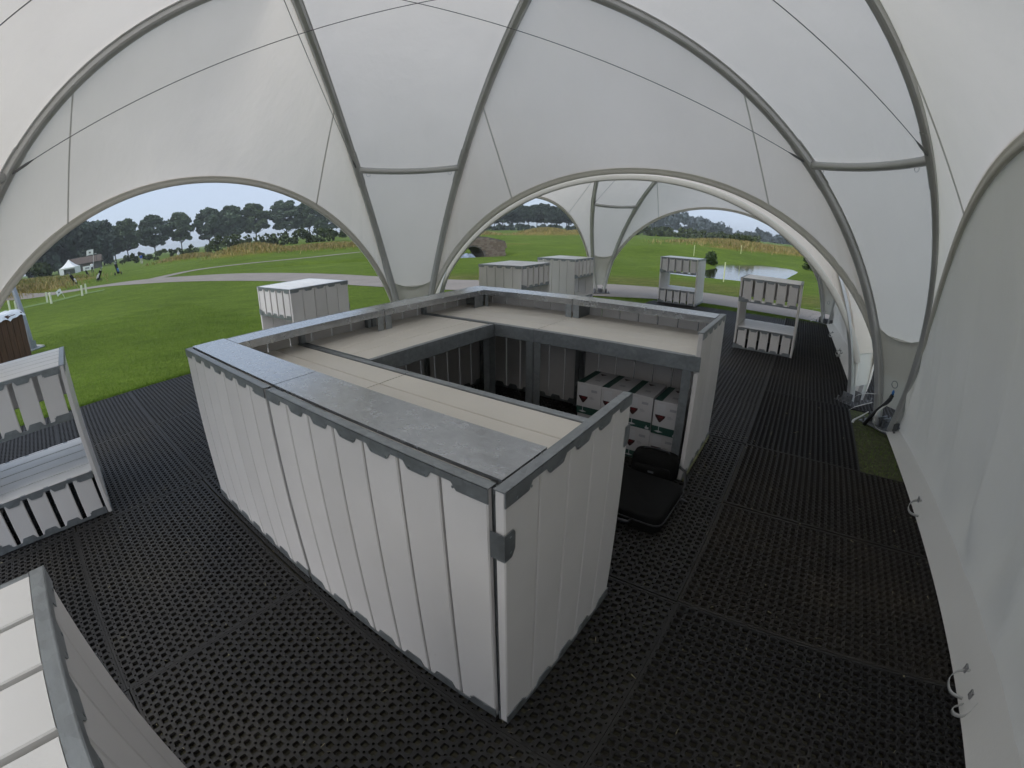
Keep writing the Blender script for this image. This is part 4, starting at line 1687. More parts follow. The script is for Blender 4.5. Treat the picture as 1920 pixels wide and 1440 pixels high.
def make_carton():
    t = thing('carton', '', 'carton')
    mb = MB()
    mb.box(-CW / 2, CW / 2, 0, CD, 0, CH)
    mb.build('box_body', M['card'], t)

    def decal(name, polys, material, face):
        """flat print a hair in front of a face: face 'f' (front, y<0) or 't' (top)"""
        d = MB()
        for poly, lift in polys:
            if face == 'f':
                d.add([(x, -lift, z) for x, z in poly], [tuple(range(len(poly)))])
            else:
                d.add([(x, y, CH + lift) for x, y in poly], [tuple(range(len(poly)))])
        return d.build(name, material, t)

    def rect(x0, x1, y0, y1):
        return [(x0, y0), (x1, y0), (x1, y1), (x0, y1)]
    h = CW / 2
    decal('print_band', [(rect(-h, h, 0.001, 0.062), 0.0007)], M['card_green'], 'f')
    gx0 = -h + 0.055
    decal('print_bowl', [([(gx0 - 0.030, 0.238), (gx0 - 0.038, 0.150), (gx0 + 0.038, 0.150), (gx0 + 0.030, 0.238)], 0.0007)], M['print_glass'], 'f')
    decal('print_wine', [([(gx0 - 0.040, 0.152), (gx0 - 0.036, 0.136), (gx0 - 0.010, 0.102), (gx0, 0.094), (gx0 + 0.010, 0.102), (gx0 + 0.036, 0.136), (gx0 + 0.040, 0.152)], 0.0012)], M['wine_dark'], 'f')
    decal('print_highlight', [([(gx0 - 0.016, 0.148), (gx0 - 0.010, 0.132), (gx0 + 0.018, 0.130), (gx0 + 0.022, 0.148)], 0.0018)], M['wine'], 'f')
    decal('print_stem', [(rect(gx0 - 0.0025, gx0 + 0.0025, 0.028, 0.096), 0.0016), ([(gx0 - 0.034, 0.022), (gx0, 0.014), (gx0 + 0.034, 0.022), (gx0, 0.032)], 0.0016)], M['print_glass'], 'f')
    decal('print_label', [(rect(0.018, 0.068, 0.194, 0.214), 0.0009)], M['print_grey'], 'f')
    decal('print_text', [(rect(0.006, 0.034, 0.150, 0.154), 0.0009), (rect(0.006, 0.048, 0.142, 0.146), 0.0009), (rect(0.008, 0.04, 0.134, 0.137), 0.0009)], M['print_grey'], 'f')
    decal('print_icon', [(rect(0.062, 0.092, 0.006, 0.022), 0.0014), (rect(0.068, 0.076, 0.022, 0.034), 0.0014)], M['print_glass'], 'f')
    decal('print_stripe', [(rect(-h + 0.001, -h + 0.056, 0.001, CD - 0.001), 0.0006)], M['card_green'], 't')
    decal('print_wine', [([(0.0, CD - 0.10), (0.030, CD - 0.055), (-0.030, CD - 0.055)], 0.0008)], M['wine_dark'], 't')
    decal('print_label', [(rect(0.0, 0.045, 0.09, 0.125), 0.0008)], M['print_grey'], 't')
    return t


carton = make_carton()
CART = [('white wine-glass carton at the left end of the top row', -0.805, 2.25, 1, 0.004),
        ('white wine-glass carton second from the left in the top row', -0.597, 2.25, 1, -0.006),
        ('white wine-glass carton third from the left in the top row', -0.389, 2.252, 1, 0.003),
        ('white wine-glass carton at the right end of the top row beside the leg', -0.166, 2.225, 1, -0.012),
        ('white wine-glass carton at the left end of the bottom row', -0.80, 2.262, 0, 0.0),
        ('white wine-glass carton second from the left in the bottom row', -0.592, 2.258, 0, 0.004),
        ('white wine-glass carton third from the left in the bottom row', -0.383, 2.25, 0, -0.004),
        ('white wine-glass carton at the right end of the bottom row behind the black bag', -0.172, 2.24, 0, 0.006)]
for k, (lab, x, y, lev, a) in enumerate(CART):
    o = carton if k == 0 else copy_tree(carton)
    p = W(-x, y, MZ + lev * (CH + 0.002))
    o.location = p
    o.rotation_euler = (0, 0, -PHI + a)
    tag(o, lab, 'carton', 'wine glass cartons')


# ------------------------------------------------------------------ black case and bag on the floor inside the bar
def rounded_box(mb, sx, sy, sz, r=0.05, rz=0.03, n_=5):
    """box with rounded vertical corners and softened top and bottom edges, base at z = 0"""
    def outline(ins):
        out = []
        rr_ = max(r - ins, 0.008)
        for q, (cx, cy) in enumerate(((1, 1), (-1, 1), (-1, -1), (1, -1))):
            for k in range(n_):
                a = q * math.pi / 2 + k / (n_ - 1) * math.pi / 2
                out.append((cx * (sx / 2 - ins - rr_) + rr_ * math.cos(a), cy * (sy / 2 - ins - rr_) + rr_ * math.sin(a)))
        return out
    levels = [(rz, 0.0), (rz * 0.4, rz * 0.2), (0.0, rz * 0.8), (0.0, sz - rz), (rz * 0.3, sz - rz * 0.3), (rz, sz)]
    rings = [[(x, y, z) for x, y in outline(i_)] for i_, z in levels]
    m_ = len(rings[0])
    vs = [p for r_ in rings for p in r_]
    fs = []
    for a in range(len(rings) - 1):
        for k in range(m_):
            fs.append((a * m_ + k, a * m_ + (k + 1) % m_, (a + 1) * m_ + (k + 1) % m_, (a + 1) * m_ + k))
    fs.append(tuple(range(m_ - 1, -1, -1)))
    fs.append(tuple(range((len(rings) - 1) * m_, len(rings) * m_)))
    return mb.add(vs, fs)


p = W(0.145, 1.66, MZ)
case = thing('carry_case', 'flat black carry case lying on the mat inside the bar opening', 'case', p, -PHI - 0.03)
rounded_box(MB(), 0.50, 0.47, 0.12, 0.06, 0.02).build('case_body', M['black_cloth'], case, True)
mb = MB()
for z in (0.075,):
    mb.tube([(0.262 * math.copysign(1, math.cos(a)) * abs(math.cos(a)) ** 0.22, 0.252 * math.copysign(1, math.sin(a)) * abs(math.sin(a)) ** 0.22, z) for a in np.linspace(0, 2 * math.pi, 49)], 0.005, 6)
mb.build('zip', M['black_plastic'], case, True)
mb = MB()
mb.tube([(-0.08, -0.25, 0.07), (-0.07, -0.285, 0.07), (0.0, -0.295, 0.07), (0.07, -0.285, 0.07), (0.08, -0.25, 0.07)], 0.011, 8)
mb.build('handle', M['black_plastic'], case, True)

p = W(0.155, 2.06, MZ)
bag = thing('shoulder_bag', 'rounded black bag standing between the case and the cartons', 'bag', p, -PHI + 0.05)
mb = MB()
rounded_box(mb, 0.34, 0.17, 0.215, 0.08, 0.06, 7).build('bag_body', M['black_cloth'], bag, True)
mb = MB()
rounded_box(mb, 0.26, 0.05, 0.11, 0.024, 0.02)
mb.build('front_pocket', M['black_cloth'], bag, True, (0, -0.095, 0.03))
mb = MB()
mb.tube([(-0.10, 0, 0.205), (-0.08, 0, 0.225), (0, 0, 0.232), (0.08, 0, 0.225), (0.10, 0, 0.205)], 0.008, 8)
mb.build('handle', M['black_plastic'], bag, True)
mb = MB()
mb.tube([(0.16, 0, 0.14), (0.22, -0.02, 0.12), (0.25, -0.06, 0.03), (0.22, -0.12, 0.012), (0.24, -0.2, 0.012), (0.29, -0.22, 0.012)], 1.0, prof=[(-0.014, -0.002), (0.014, -0.002), (0.014, 0.002), (-0.014, 0.002)])
mb.build('shoulder_strap', M['black_plastic'], bag, True)
mb = MB()
mb.box(-0.02, 0.02, -0.125, -0.121, 0.10, 0.112)
mb.build('zip_pull', M['steel'], bag)

# ------------------------------------------------------------------ black hose tied to the right-hand tent foot
f3 = foot(3)
e3_ = fdir(3)
r3_ = np.array([e3_[1], -e3_[0]])


def f3p(a, b, z):
    q = f3 + e3_ * a + r3_ * b
    return Vector((q[0], q[1], z))


hose = thing('hose', 'short black hose with a blue tip bent up at the right tent foot', 'hose', f3p(-0.16, -0.06, 0.0))
o0 = hose.location
mb = MB()
hp = [f3p(-0.22, -0.10, 0.035), f3p(-0.20, -0.07, 0.12), f3p(-0.17, -0.02, 0.22), f3p(-0.14, 0.03, 0.30), f3p(-0.12, 0.06, 0.36), f3p(-0.11, 0.07, 0.41)]
mb.tube([q - o0 for q in hp], [0.022, 0.02, 0.019, 0.02, 0.022, 0.02], 10)
mb.build('tube', M['black_plastic'], hose, True)
mb = MB()
mb.tube([hp[-1] - o0, hp[-1] - o0 + Vector((0, 0, 0.03)), hp[-1] - o0 + Vector((0, 0, 0.05))], [0.013, 0.014, 0.008], 8)
mb.build('tip', M['blue'], hose, True)

# ------------------------------------------------------------------ leg of a neighbouring tent and a covered wooden box at the left edge
M['leg_grey'] = plain('grey_painted_leg', (0.26, 0.28, 0.30), 0.45, 0.3)
leg = thing('tent_leg', 'curved grey metal leg of another tent standing on the lawn at far left', 'tent leg', (-11.3, 7.2, 0))
cur = []
for k in range(25):
    t = k / 24
    cur.append(Vector((-1.35 * t ** 1.9 - 0.10 * t, 0.3 * t ** 1.8, 2.9 * t)))
mb = MB()
mb.tube(cur, 1.0, prof=[(-0.055, -0.04), (0.055, -0.04), (0.06, 0.03), (0.03, 0.05), (-0.03, 0.05), (-0.06, 0.03)], up=(1, 0, 0))
mb.build('pole', M['leg_grey'], leg, True)
mb = MB()
mb.box(-0.2, 0.28, -0.2, 0.2, 0.0, 0.02)
mb.box(-0.08, -0.068, -0.08, 0.08, 0.02, 0.2)
mb.box(0.068, 0.08, -0.08, 0.08, 0.02, 0.2)
mb.build('foot_plate', M['steel'], leg)
mb = MB()
mb.add([(-13.9, 6.1, 0.02), (-11.55, 6.55, 0.02), (-11.2, 7.5, 0.02), (-13.6, 7.9, 0.02)], [(0, 1, 2, 3)])
M['paving'] = plain('pale_paving', (0.42, 0.40, 0.38), 0.8, noise=0.1, nscale=3)
tag(mb.build('pavement', M['paving']), kind='structure')
crate = thing('wooden_box', 'tall brown wooden box with clear plastic over its top, at the left edge', 'box', (-10.6, 5.75, 0.0), 0.35)
mb = MB()
mb.cbox(-0.6, 0.6, -0.5, 0.5, 0.0, 1.02, 2, 0.01)
mb.build('box_body', M['wood_brown'], crate)
for k in range(5):
    MB().cbox(0.6 + 0.002, 0.622, -0.5 + k * 0.2 + 0.004, -0.3 + k * 0.2 - 0.004, 0.02, 1.0, 2, 0.004).build('plank', M['wood_brown'], crate)
    MB().cbox(-0.6 + k * 0.24 + 0.004, -0.36 + k * 0.24 - 0.004, -0.524, -0.502, 0.02, 1.0, 2, 0.004).build('plank', M['wood_brown'], crate)
rows = []
for i in range(15):
    row = []
    for j in range(15):
        x, y = -0.66 + 1.32 * i / 14, -0.56 + 1.12 * j / 14
        edge = max(abs(x) / 0.64, abs(y) / 0.54)
        z = 1.07 + 0.02 * math.sin(x * 9) * math.cos(y * 11) + nrg.uniform(-0.012, 0.012) - (0.14 + nrg.uniform(-0.03, 0.03) if edge > 0.98 else 0)
        row.append((x, y, z))
    rows.append(row)
MB().grid(rows).build('plastic_cover', M['plastic_wrap'], crate, True)


# ------------------------------------------------------------------ golfers (one continuous skinned body each)
def person(label, loc, rz, h, shirt, trousers, pose='stand', hair='hair', cap=None):
    """vertices: joint positions for a 1.75 m figure facing +y"""
    k = h / 1.75
    J = {'pelvis': (0, 0, .95), 'waist': (0, 0.01, 1.10), 'chest': (0, 0.01, 1.32), 'neck': (0, 0.0, 1.49), 'head': (0, 0.02, 1.60), 'crown': (0, 0.015, 1.70)}
    if pose == 'walk':
        J.update(hipL=(-.10, 0, .93), kneeL=(-.11, .14, .52), ankL=(-.11, .10, .09), toeL=(-.12, .25, .035), hipR=(.10, 0, .93), kneeR=(.11, .02, .50), ankR=(.11, -.24, .14), toeR=(.12, -.12, .035))
        J.update(shL=(-.19, 0, 1.42), elL=(-.25, -.10, 1.16), wrL=(-.24, .02, .93), haL=(-.23, .06, .85), shR=(.19, 0, 1.42), elR=(.25, .06, 1.16), wrR=(.24, .18, .97), haR=(.23, .22, .90))
    else:
        J.update(hipL=(-.10, 0, .93), kneeL=(-.13, .03, .50), ankL=(-.14, 0, .08), toeL=(-.16, .15, .035), hipR=(.10, 0, .93), kneeR=(.13, .03, .50), ankR=(.14, 0, .08), toeR=(.16, .15, .035))
        J.update(shL=(-.19, 0, 1.42), elL=(-.24, .02, 1.14), wrL=(-.16, .20, .98), haL=(-.08, .25, .94), shR=(.19, 0, 1.42), elR=(.24, .02, 1.14), wrR=(.16, .20, .98), haR=(.07, .25, .93))
    Rd = dict(pelvis=(.165, .115), waist=(.15, .105), chest=(.185, .115), neck=(.062, .062), head=(.085, .10), crown=(.075, .09), shL=(.07, .07), shR=(.07, .07))
    for s in 'LR':
        Rd.update({'hip' + s: (.10, .10), 'knee' + s: (.068, .07), 'ank' + s: (.05, .055), 'toe' + s: (.045, .035), 'el' + s: (.05, .05), 'wr' + s: (.034, .034), 'ha' + s: (.04, .03)})
    E = [('pelvis', 'waist'), ('waist', 'chest'), ('chest', 'neck'), ('neck', 'head'), ('head', 'crown')]
    for s in 'LR':
        E += [('pelvis', 'hip' + s), ('hip' + s, 'knee' + s), ('knee' + s, 'ank' + s), ('ank' + s, 'toe' + s), ('chest', 'sh' + s), ('sh' + s, 'el' + s), ('el' + s, 'wr' + s), ('wr' + s, 'ha' + s)]
    nm = list(J)
    me_ = bpy.data.meshes.new('body')
    me_.from_pydata([tuple(c * k for c in J[q]) for q in nm], [(nm.index(a), nm.index(b_)) for a, b_ in E], [])
    ob = bpy.data.objects.new('body_tmp', me_)
    C.objects.link(ob)
    md_ = ob.modifiers.new('skin', 'SKIN')
    for q, v in zip(nm, me_.skin_vertices[0].data):
        v.radius = tuple(c * k for c in Rd[q])
        v.use_root = q == 'pelvis'
    md2 = ob.modifiers.new('sub', 'SUBSURF')
    md2.levels = 1
    md2.render_levels = 1
    dg = bpy.context.evaluated_depsgraph_get()
    me2 = bpy.data.meshes.new_from_object(ob.evaluated_get(dg))
    bpy.data.objects.remove(ob)
    me2.name = 'body'
    me2.materials.clear()
    for q in ('skin', shirt, trousers, 'tyre'):
        me2.materials.append(M[q])
    for pl in me2.polygons:
        c = pl.center / k
        if c.z > 1.47 or (abs(c.x) > 0.21 and c.z < 1.16 and c.z > 0.8) or (c.y > 0.10 and 0.86 < c.z < 1.16):
            mi = 0
        elif c.z > 0.98:
            mi = 1
        elif c.z > 0.09:
            mi = 2
        else:
            mi = 3
        pl.material_index = mi
        pl.use_smooth = True
    t = thing('person', label, 'person', loc, rz, 'golfers')
    b_ = link('body', me2, t)
    mb = MB()
    prof_h = [(0.02, 0.175), (0.07, 0.165), (0.105, 0.12), (0.112, 0.06), (0.10, 0.015)]
    mb.lathe([(r_ * k, z_ * k) for r_, z_ in prof_h[::-1]], 12, (0, -0.005 * k, 1.565 * k))
    mb.build('hair' if cap is None else 'cap', M['hair'] if cap is None else M[cap], t, True)
    for sx in (-1, 1):
        mb = MB()
        mb.lathe([(0.004 * k, 0), (0.010 * k, 0.006 * k), (0.004 * k, 0.013 * k)], 6, (sx * 0.035 * k, 0.105 * k, 1.615 * k))
        mb.build('eye', M['tyre'], t)
    mb = MB()
    mb.add([(x * k, y * k, z * k) for x, y, z in ((0, .112, 1.625), (-.014, .105, 1.58), (.014, .105, 1.58), (0, .138, 1.585))], [(0, 1, 3), (0, 3, 2), (1, 2, 3)])
    mb.build('nose', M['skin'], t)
    return t


person('golfer in white top and dark trousers standing behind the golf bags under the flag', (-66.2, 56.2, gz(-66.2, 56.2)), 0.6, 1.74, 'shirt_white', 'trousers_dark')
person('golfer in bright blue shirt and pale trousers walking away near the hedge', (-64.1, 65.8, gz(-64.1, 65.8)), 0.7, 1.80, 'shirt_blue', 'trousers_pale', 'walk')
person('golfer in white shirt standing behind the dry grass mound', (-55.5, 66.0, gz(-55.5, 66.0) - 0.25), 1.0, 1.70, 'shirt_white', 'trousers_dark', 'walk', cap='shirt_white')


# ------------------------------------------------------------------ golf bags on trolleys
def golf_bag(label, loc, rz, col, scale=1.0):
    t = thing('golf_trolley', label, 'golf bag', loc, rz, 'golf bags on trolleys')
    t.scale = (scale,) * 3
    ax = Vector((0.0, 0.42, 0.80)).normalized()
    base = Vector((0, -0.10, 0.16))
    mb = MB()
    pts = [base + ax * s for s in (0, 0.04, 0.3, 0.6, 0.8, 0.86)]
    mb.tube(pts, [0.11, 0.12, 0.125, 0.125, 0.14, 0.135], 12)
    mb.build('bag', M['black_cloth'], t, True)
    mb = MB()
    mb.tube([base + ax * s + Vector((0, -0.09, 0.045)) for s in (0.08, 0.12, 0.40, 0.44)], [0.06, 0.085, 0.085, 0.06], 8)
    mb.build('pocket', M[col], t, True)
    mb = MB()
    mb.tube([base + ax * s + Vector((0.11, 0, 0)) for s in (0.2, 0.24, 0.6, 0.64)], [0.03, 0.05, 0.05, 0.03], 7)
    mb.build('side_pocket', M['bag_white'], t, True)
    for k in range(7):
        mb = MB()
        q = base + ax * 0.84 + Vector((rng.uniform(-0.08, 0.08), rng.uniform(-0.06, 0.06), rng.uniform(-0.02, 0.02)))
        e_ = q + ax * rng.uniform(0.14, 0.30) + Vector((rng.uniform(-0.04, 0.04), 0, 0))
        mb.tube([q, e_], 0.008, 5)
        mb.tube([e_, e_ + Vector((0.05 * rng.choice((-1, 1)), 0.01, 0.03)), e_ + Vector((0.06 * rng.choice((-1, 1)), 0.03, 0.05))], [0.02, 0.035, 0.015], 6)
        mb.build('club', M['metal_dark'] if k % 3 else M['bag_white'], t)
    for sx in (-1, 1):
        ring = [Vector((sx * 0.30, 0.02 + 0.13 * math.cos(a), 0.14 + 0.13 * math.sin(a))) for a in np.linspace(0, 2 * math.pi, 17)]
        mb = MB()
        mb.tube(ring, 0.018, 6, cap=False, up=(1, 0, 0))
        mb.tube([(sx * 0.27, 0.02, 0.14), (sx * 0.33, 0.02, 0.14)], 0.03, 8)
        for a in (0, 1.05, 2.1):
            d = Vector((0, math.cos(a), math.sin(a))) * 0.12
            c0 = Vector((sx * 0.30, 0.02, 0.14))
            mb.tube([c0 - d, c0 + d], 0.008, 5)
        mb.build('wheel', M['tyre'], t)
    mb = MB()
    mb.tube([(-0.3, 0.02, 0.14), (0, 0.06, 0.24), (0.3, 0.02, 0.14)], 0.013, 6)
    mb.tube([base + Vector((0, -0.06, -0.03)), base + ax * 0.9 + Vector((0, 0.10, 0.0)), base + ax * 1.15 + Vector((0, -0.02, 0.05)), base + ax * 1.2 + Vector((0, -0.2, 0.03))], 0.014, 6)
    mb.tube([base + ax * 1.2 + Vector((-0.1, -0.2, 0.03)), base + ax * 1.2 + Vector((0.1, -0.2, 0.03))], 0.016, 6)
    mb.build('frame', M['metal_dark'], t)
    return t


golf_bag('black and white golf bag leaning left on its trolley, leftmost of the bags', (-37.9, 29.9, gz(-37.9, 29.9)), 1.9, 'bag_white', 1.05)
golf_bag('small dark golf bag farthest away, between the other bags', (-47.3, 39.4, gz(-47.3, 39.4)), 1.5, 'black_cloth', 0.9)
golf_bag('black and silver golf bag on a trolley, second from right', (-34.1, 29.5, gz(-34.1, 29.5)), -1.2, 'bag_white', 0.95)
golf_bag('black golf bag with blue pocket on a trolley, rightmost of the bags', (-39.1, 36.5, gz(-39.1, 36.5)), 1.2, 'bag_blue', 1.15)


# ------------------------------------------------------------------ marker posts, flags, stakes
POSTS = [((-29.0, 17.5), 'leftmost white marker post, far left'), ((-26.2, 16.2), 'white marker post just right of the leftmost one'),
         ((-26.8, 18.8), 'white marker post, left one of the middle pair'), ((-25.0, 17.8), 'white marker post, right one of the middle pair'),
         ((-24.6, 19.8), 'white marker post, left one of the pair below the golf bags'), ((-25.3, 20.7), 'white marker post, right one of the pair below the golf bags')]
pm = MB().cbox(-0.05, 0.05, -0.05, 0.05, -0.05, 0.58, 2, 0.008)
pm.add([(-0.05, -0.05, 0.58), (0.05, -0.05, 0.58), (0.05, 0.05, 0.58), (-0.05, 0.05, 0.58), (0, 0, 0.62)], [(0, 1, 4), (1, 2, 4), (2, 3, 4), (3, 0, 4)])
pmm = pm.mesh('marker_post', M['stake'])
M['post_white'] = plain('cream_post_paint', (0.66, 0.68, 0.50), 0.6)
pmm.materials.clear()
pmm.materials.append(M['post_white'])
for (x, y), lab in POSTS:
    o = tag(link('marker_post', pmm, None, (x, y, gz(x, y))), lab, 'post', 'white marker posts')
    o.rotation_euler = (rng.uniform(-0.04, 0.04), rng.uniform(-0.04, 0.04), rng.uniform(0, 1))


def flag(name, label, loc, hp_, fw, fh, rz, tilt=0.0, mark=True):
    t = thing(name, label, 'flag', loc, rz)
    t.rotation_euler = (0, tilt, rz)
    mb = MB()
    mb.tube([(0, 0, 0), (0, 0, hp_)], hp_ * 0.006 + 0.006, 6)
    mb.build('pole', M['white_paint'], t)
    rows = []
    for i in range(9):
        u = i / 8
        rows.append([(-u * fw, 0.10 * fw * math.sin(u * 6) * u, hp_ - fh * v_ / 6 - 0.25 * fh * u * u) for v_ in range(7)])
    MB().grid(rows).build('cloth', M['white_paint'], t, True)
    if mark:
        mb = MB()
        yo = -0.08 * fw
        mb.add([(-0.35 * fw, yo - 0.03, hp_ - 0.45 * fh), (-0.62 * fw, yo - 0.06, hp_ - 0.48 * fh), (-0.62 * fw, yo - 0.06, hp_ - 0.75 * fh), (-0.35 * fw, yo - 0.03, hp_ - 0.7 * fh)], [(0, 1, 2, 3)])
        mb.build('emblem', M['hut_wall'], t)
    return t


flag('flag', 'large white flag on a tall pole behind the golf bags', (-76.5, 65.2, 0), 4.15, 1.25, 0.95, 0.75, 0.12)
flag('flag', 'small white square flag on a thin leaning stick beside the marker posts', (-27.3, 20.5, gz(-27.3, 20.5)), 0.62, 0.34, 0.30, 0.9, -0.28)
for k, ((x, y), lab) in enumerate((((8.0, 16.2), 'thin pale stake on the near pond bank'), ((12.6, 30.5), 'thin pale stake beyond the pond, left'), ((18.9, 35.5), 'thin pale stake on the far side of the pond, by the dry mound'))):
    tag(MB().tube([(0, 0, -0.05), (0.01, 0, 0.75)], 0.022, 6).build('stake', M['stake'], None, False, (x, y, gz(x, y))), lab, 'stake', 'pale stakes round the pond')

# ------------------------------------------------------------------ small pagoda tent, hut and banner far left
pg = thing('pagoda_tent', 'small white peaked tent in front of the dark wood, far left', 'tent', (-105, 82, gz(-105, 82)), 0.55)
mb = MB()
n_ = 9
s0 = 2.1
rows = []
for k in range(n_):
    t = k / (n_ - 1)
    r_ = s0 * (1 - t) ** 1.0 + 0.05
    z = 1.55 + 1.9 * (t ** 1.0) * (0.35 + 0.65 * t)
    rows.append([(r_, -r_, z), (r_, r_, z), (-r_, r_, z), (-r_, -r_, z), (r_, -r_, z)])
mb.grid(rows)
mb.build('roof', M['white_paint'], pg)
for (x0, x1, y0, y1) in ((-2.05, 2.05, 2.0, 2.04), (-2.05, -2.01, -2, 2), (2.01, 2.05, -2, 2)):
    MB().box(x0, x1, y0, y1, 0, 1.6).build('wall', M['white_paint'], pg)
MB().box(-2.05, -0.9, -2.05, -2.01, 0, 1.6).build('wall', M['white_paint'], pg)
MB().box(-0.9, 2.05, -2.05, -2.01, 1.25, 1.6).build('valance', M['white_paint'], pg)
for (x, y) in ((-2, -2), (2, -2), (2, 2), (-2, 2)):
    MB().tube([(x, y, 0), (x, y, 1.6)], 0.04, 6).build('post', M['alu'], pg)

hut = thing('hut', 'low brown-roofed hut at the edge of the dark wood, right of the small tent', 'hut', (-112, 93, gz(-112, 93)), 0.75)
MB().box(-4.2, 4.2, -2.5, 2.5, 0, 2.0).build('wall', M['hut_wall'], hut)
mb = MB()
mb.prism([(-3.0, 1.9), (3.0, 1.9), (0.0, 3.6)], 0, -4.7, 4.7)
mb.build('roof', M['hut'], hut)
MB().box(-0.5, 0.5, -2.56, -2.51, 0, 1.8).build('door', M['hut'], hut)
bn = thing('banner', 'white banner board on the grass left of the standing golfer', 'banner', (-97, 81, gz(-97, 81)), 0.85)
MB().cbox(-1.1, 0.9, -0.02, 0.02, 0.15, 1.15, 0, 0.01).build('panel', M['white_paint'], bn)
MB().box(-0.5, 0.4, -0.026, -0.022, 0.5, 0.85).build('emblem', M['print_grey'], bn)
for x in (-1.0, 0.8):
    MB().box(x - 0.03, x + 0.03, 0.022, 0.06, 0, 1.15).build('post', M['metal_dark'], bn)
lp = thing('lamp_post', 'thin grey post beside the brown hut roof', 'post', (-106, 92, 0))
MB().tube([(0, 0, 0), (0, 0, 3.9)], 0.07, 6).build('pole', M['metal_dark'], lp)
MB().cbox(-0.35, 0.1, -0.12, 0.12, 3.8, 3.98, 0, 0.02).build('lamp_head', M['bag_white'], lp)

# ------------------------------------------------------------------ stone footbridge over the stream
br = thing('stone_bridge', 'low arched stone footbridge over a stream beyond the far table', 'bridge', (-2.9, 29.3, 0), 0.62)
br.scale = (0.85, 0.85, 0.88)
# local x: along the bridge, local y: across it. The near parapet face is at y = -0.9
BL = 2.9


def deck_z(x):
    return 0.62 + 0.42 * math.cos(min(1, abs(x) / BL) * math.pi * 0.5)


def arch_z(x):
    q = abs(x) / 1.05
    return -0.38 + 0.95 * math.sqrt(max(0, 1 - q * q)) if q < 1 else -0.5


for side, y0, y1 in ((0, -0.95, -0.70), (1, 0.70, 0.95)):
    mb = MB()
    xs = np.linspace(-BL, BL, 59)
    for k in range(58):
        xa, xb = xs[k], xs[k + 1]
        za, zb = arch_z(xa), arch_z(xb)
        ta, tb = deck_z(xa) + 0.28, deck_z(xb) + 0.28
        mb.add([(xa, y0 + 0.03, za), (xb, y0 + 0.03, zb), (xb, y0 + 0.03, tb), (xa, y0 + 0.03, ta), (xa, y1, za), (xb, y1, zb), (xb, y1, tb), (xa, y1, ta)],
               [(0, 1, 2, 3), (5, 4, 7, 6), (3, 2, 6, 7), (0, 4, 5, 1)])
    wall = mb.build('parapet', M['mortar'], br)
    if side == 0:
        # coursed stones on the near face
        course = 0.13
        z = -0.4
        row = 0
        sm = {}
        cnt = 0
        while z < 1.3:
            x = -BL + (0.1 if row % 2 else 0.0)
            while x < BL - 0.1:
                w_ = rng.choice((0.2, 0.26, 0.32))
                xm = x + w_ / 2
                lo = max(arch_z(x), arch_z(x + w_), arch_z(xm)) if abs(xm) < 1.25 else -0.5
                hi = min(deck_z(x), deck_z(x + w_)) + 0.27
                if z >= lo - 0.02 and z + course <= hi and cnt < 290:
                    kk = (w_, rng.randrange(2))
                    if kk not in sm:
                        sm[kk] = MB().cbox(0.006, w_ - 0.006, -0.03, 0.03, 0.006, course - 0.006, 0, 0.012).mesh('stone', M['stone'] if kk[1] else M['stone2'])
                    put('stone', sm[kk], wall, (x, y0 + rng.uniform(0, 0.012), z))
                    cnt += 1
                x += w_
            z += course
            row += 1
mb = MB()
rows = [[(x, -0.72, deck_z(x)), (x, 0.72, deck_z(x))] for x in np.linspace(-BL, BL, 31)]
mb.grid(rows)
mb.build('deck', M['asphalt'], br)
mb = MB()
rows = [[(x, -0.7, arch_z(x) + 0.004), (x, 0.7, arch_z(x) + 0.004)] for x in np.linspace(-1.05, 1.05, 31)]
mb.grid(rows)
mb.build('vault', M['mortar'], br)
mb = MB()
rows = []
for i in range(17):
    row = []
    for j in range(11):
        u, v = i / 16, j / 10
        x, y = -0.75 + 1.3 * u, -0.45 + 0.9 * v
        dome = max(0, 1 - (2 * u - 1) ** 2) * max(0, 1 - (2 * v - 1) ** 2)
        row.append((x, y, 0.55 * dome ** 0.6 + 0.05 * math.sin(u * 23 + v * 9) * dome))
    rows.append(row)
sh = mb.grid(rows).build('crumpled_sheet', M['tarp'], None, True, (-2.6, 27.7, -0.42))
sh.rotation_euler = (0, 0, 0.4)
tag(sh, 'crumpled blue-grey sheet heaped at the stone bridge arch', 'sheet')


# ------------------------------------------------------------------ trees, hedge, woods, bushes, rough grass
def leaf_quads(centres, size, r_):
    """one randomly turned quad per centre"""
    n_ = len(centres)
    a = r_.normal(size=(n_, 3))
    a /= np.linalg.norm(a, axis=1)[:, None]
    t = r_.normal(size=(n_, 3))
    u = np.cross(a, t)
    u /= np.linalg.norm(u, axis=1)[:, None]
    v = np.cross(a, u)
    s = (size * r_.uniform(0.6, 1.35, n_))[:, None]
    P = np.stack([centres - u * s - v * s * 0.7, centres + u * s - v * s * 0.5, centres + u * s * 0.9 + v * s * 0.8, centres - u * s * 0.8 + v * s * 0.6], 1).reshape(-1, 3)
    return P


def quads_mesh(name, P, material):
    n_ = len(P) // 4
    me_ = bpy.data.meshes.new(name)
    me_.vertices.add(len(P))
    me_.vertices.foreach_set('co', P.astype(np.float32).ravel())
    me_.loops.add(n_ * 4)
    me_.loops.foreach_set('vertex_index', np.arange(n_ * 4, dtype=np.int32))
    me_.polygons.add(n_)
    me_.polygons.foreach_set('loop_start', np.arange(0, n_ * 4, 4, dtype=np.int32))
    me_.polygons.foreach_set('loop_total', np.full(n_, 4, dtype=np.int32))
    me_.materials.append(material)
    me_.update(calc_edges=True)
    return me_


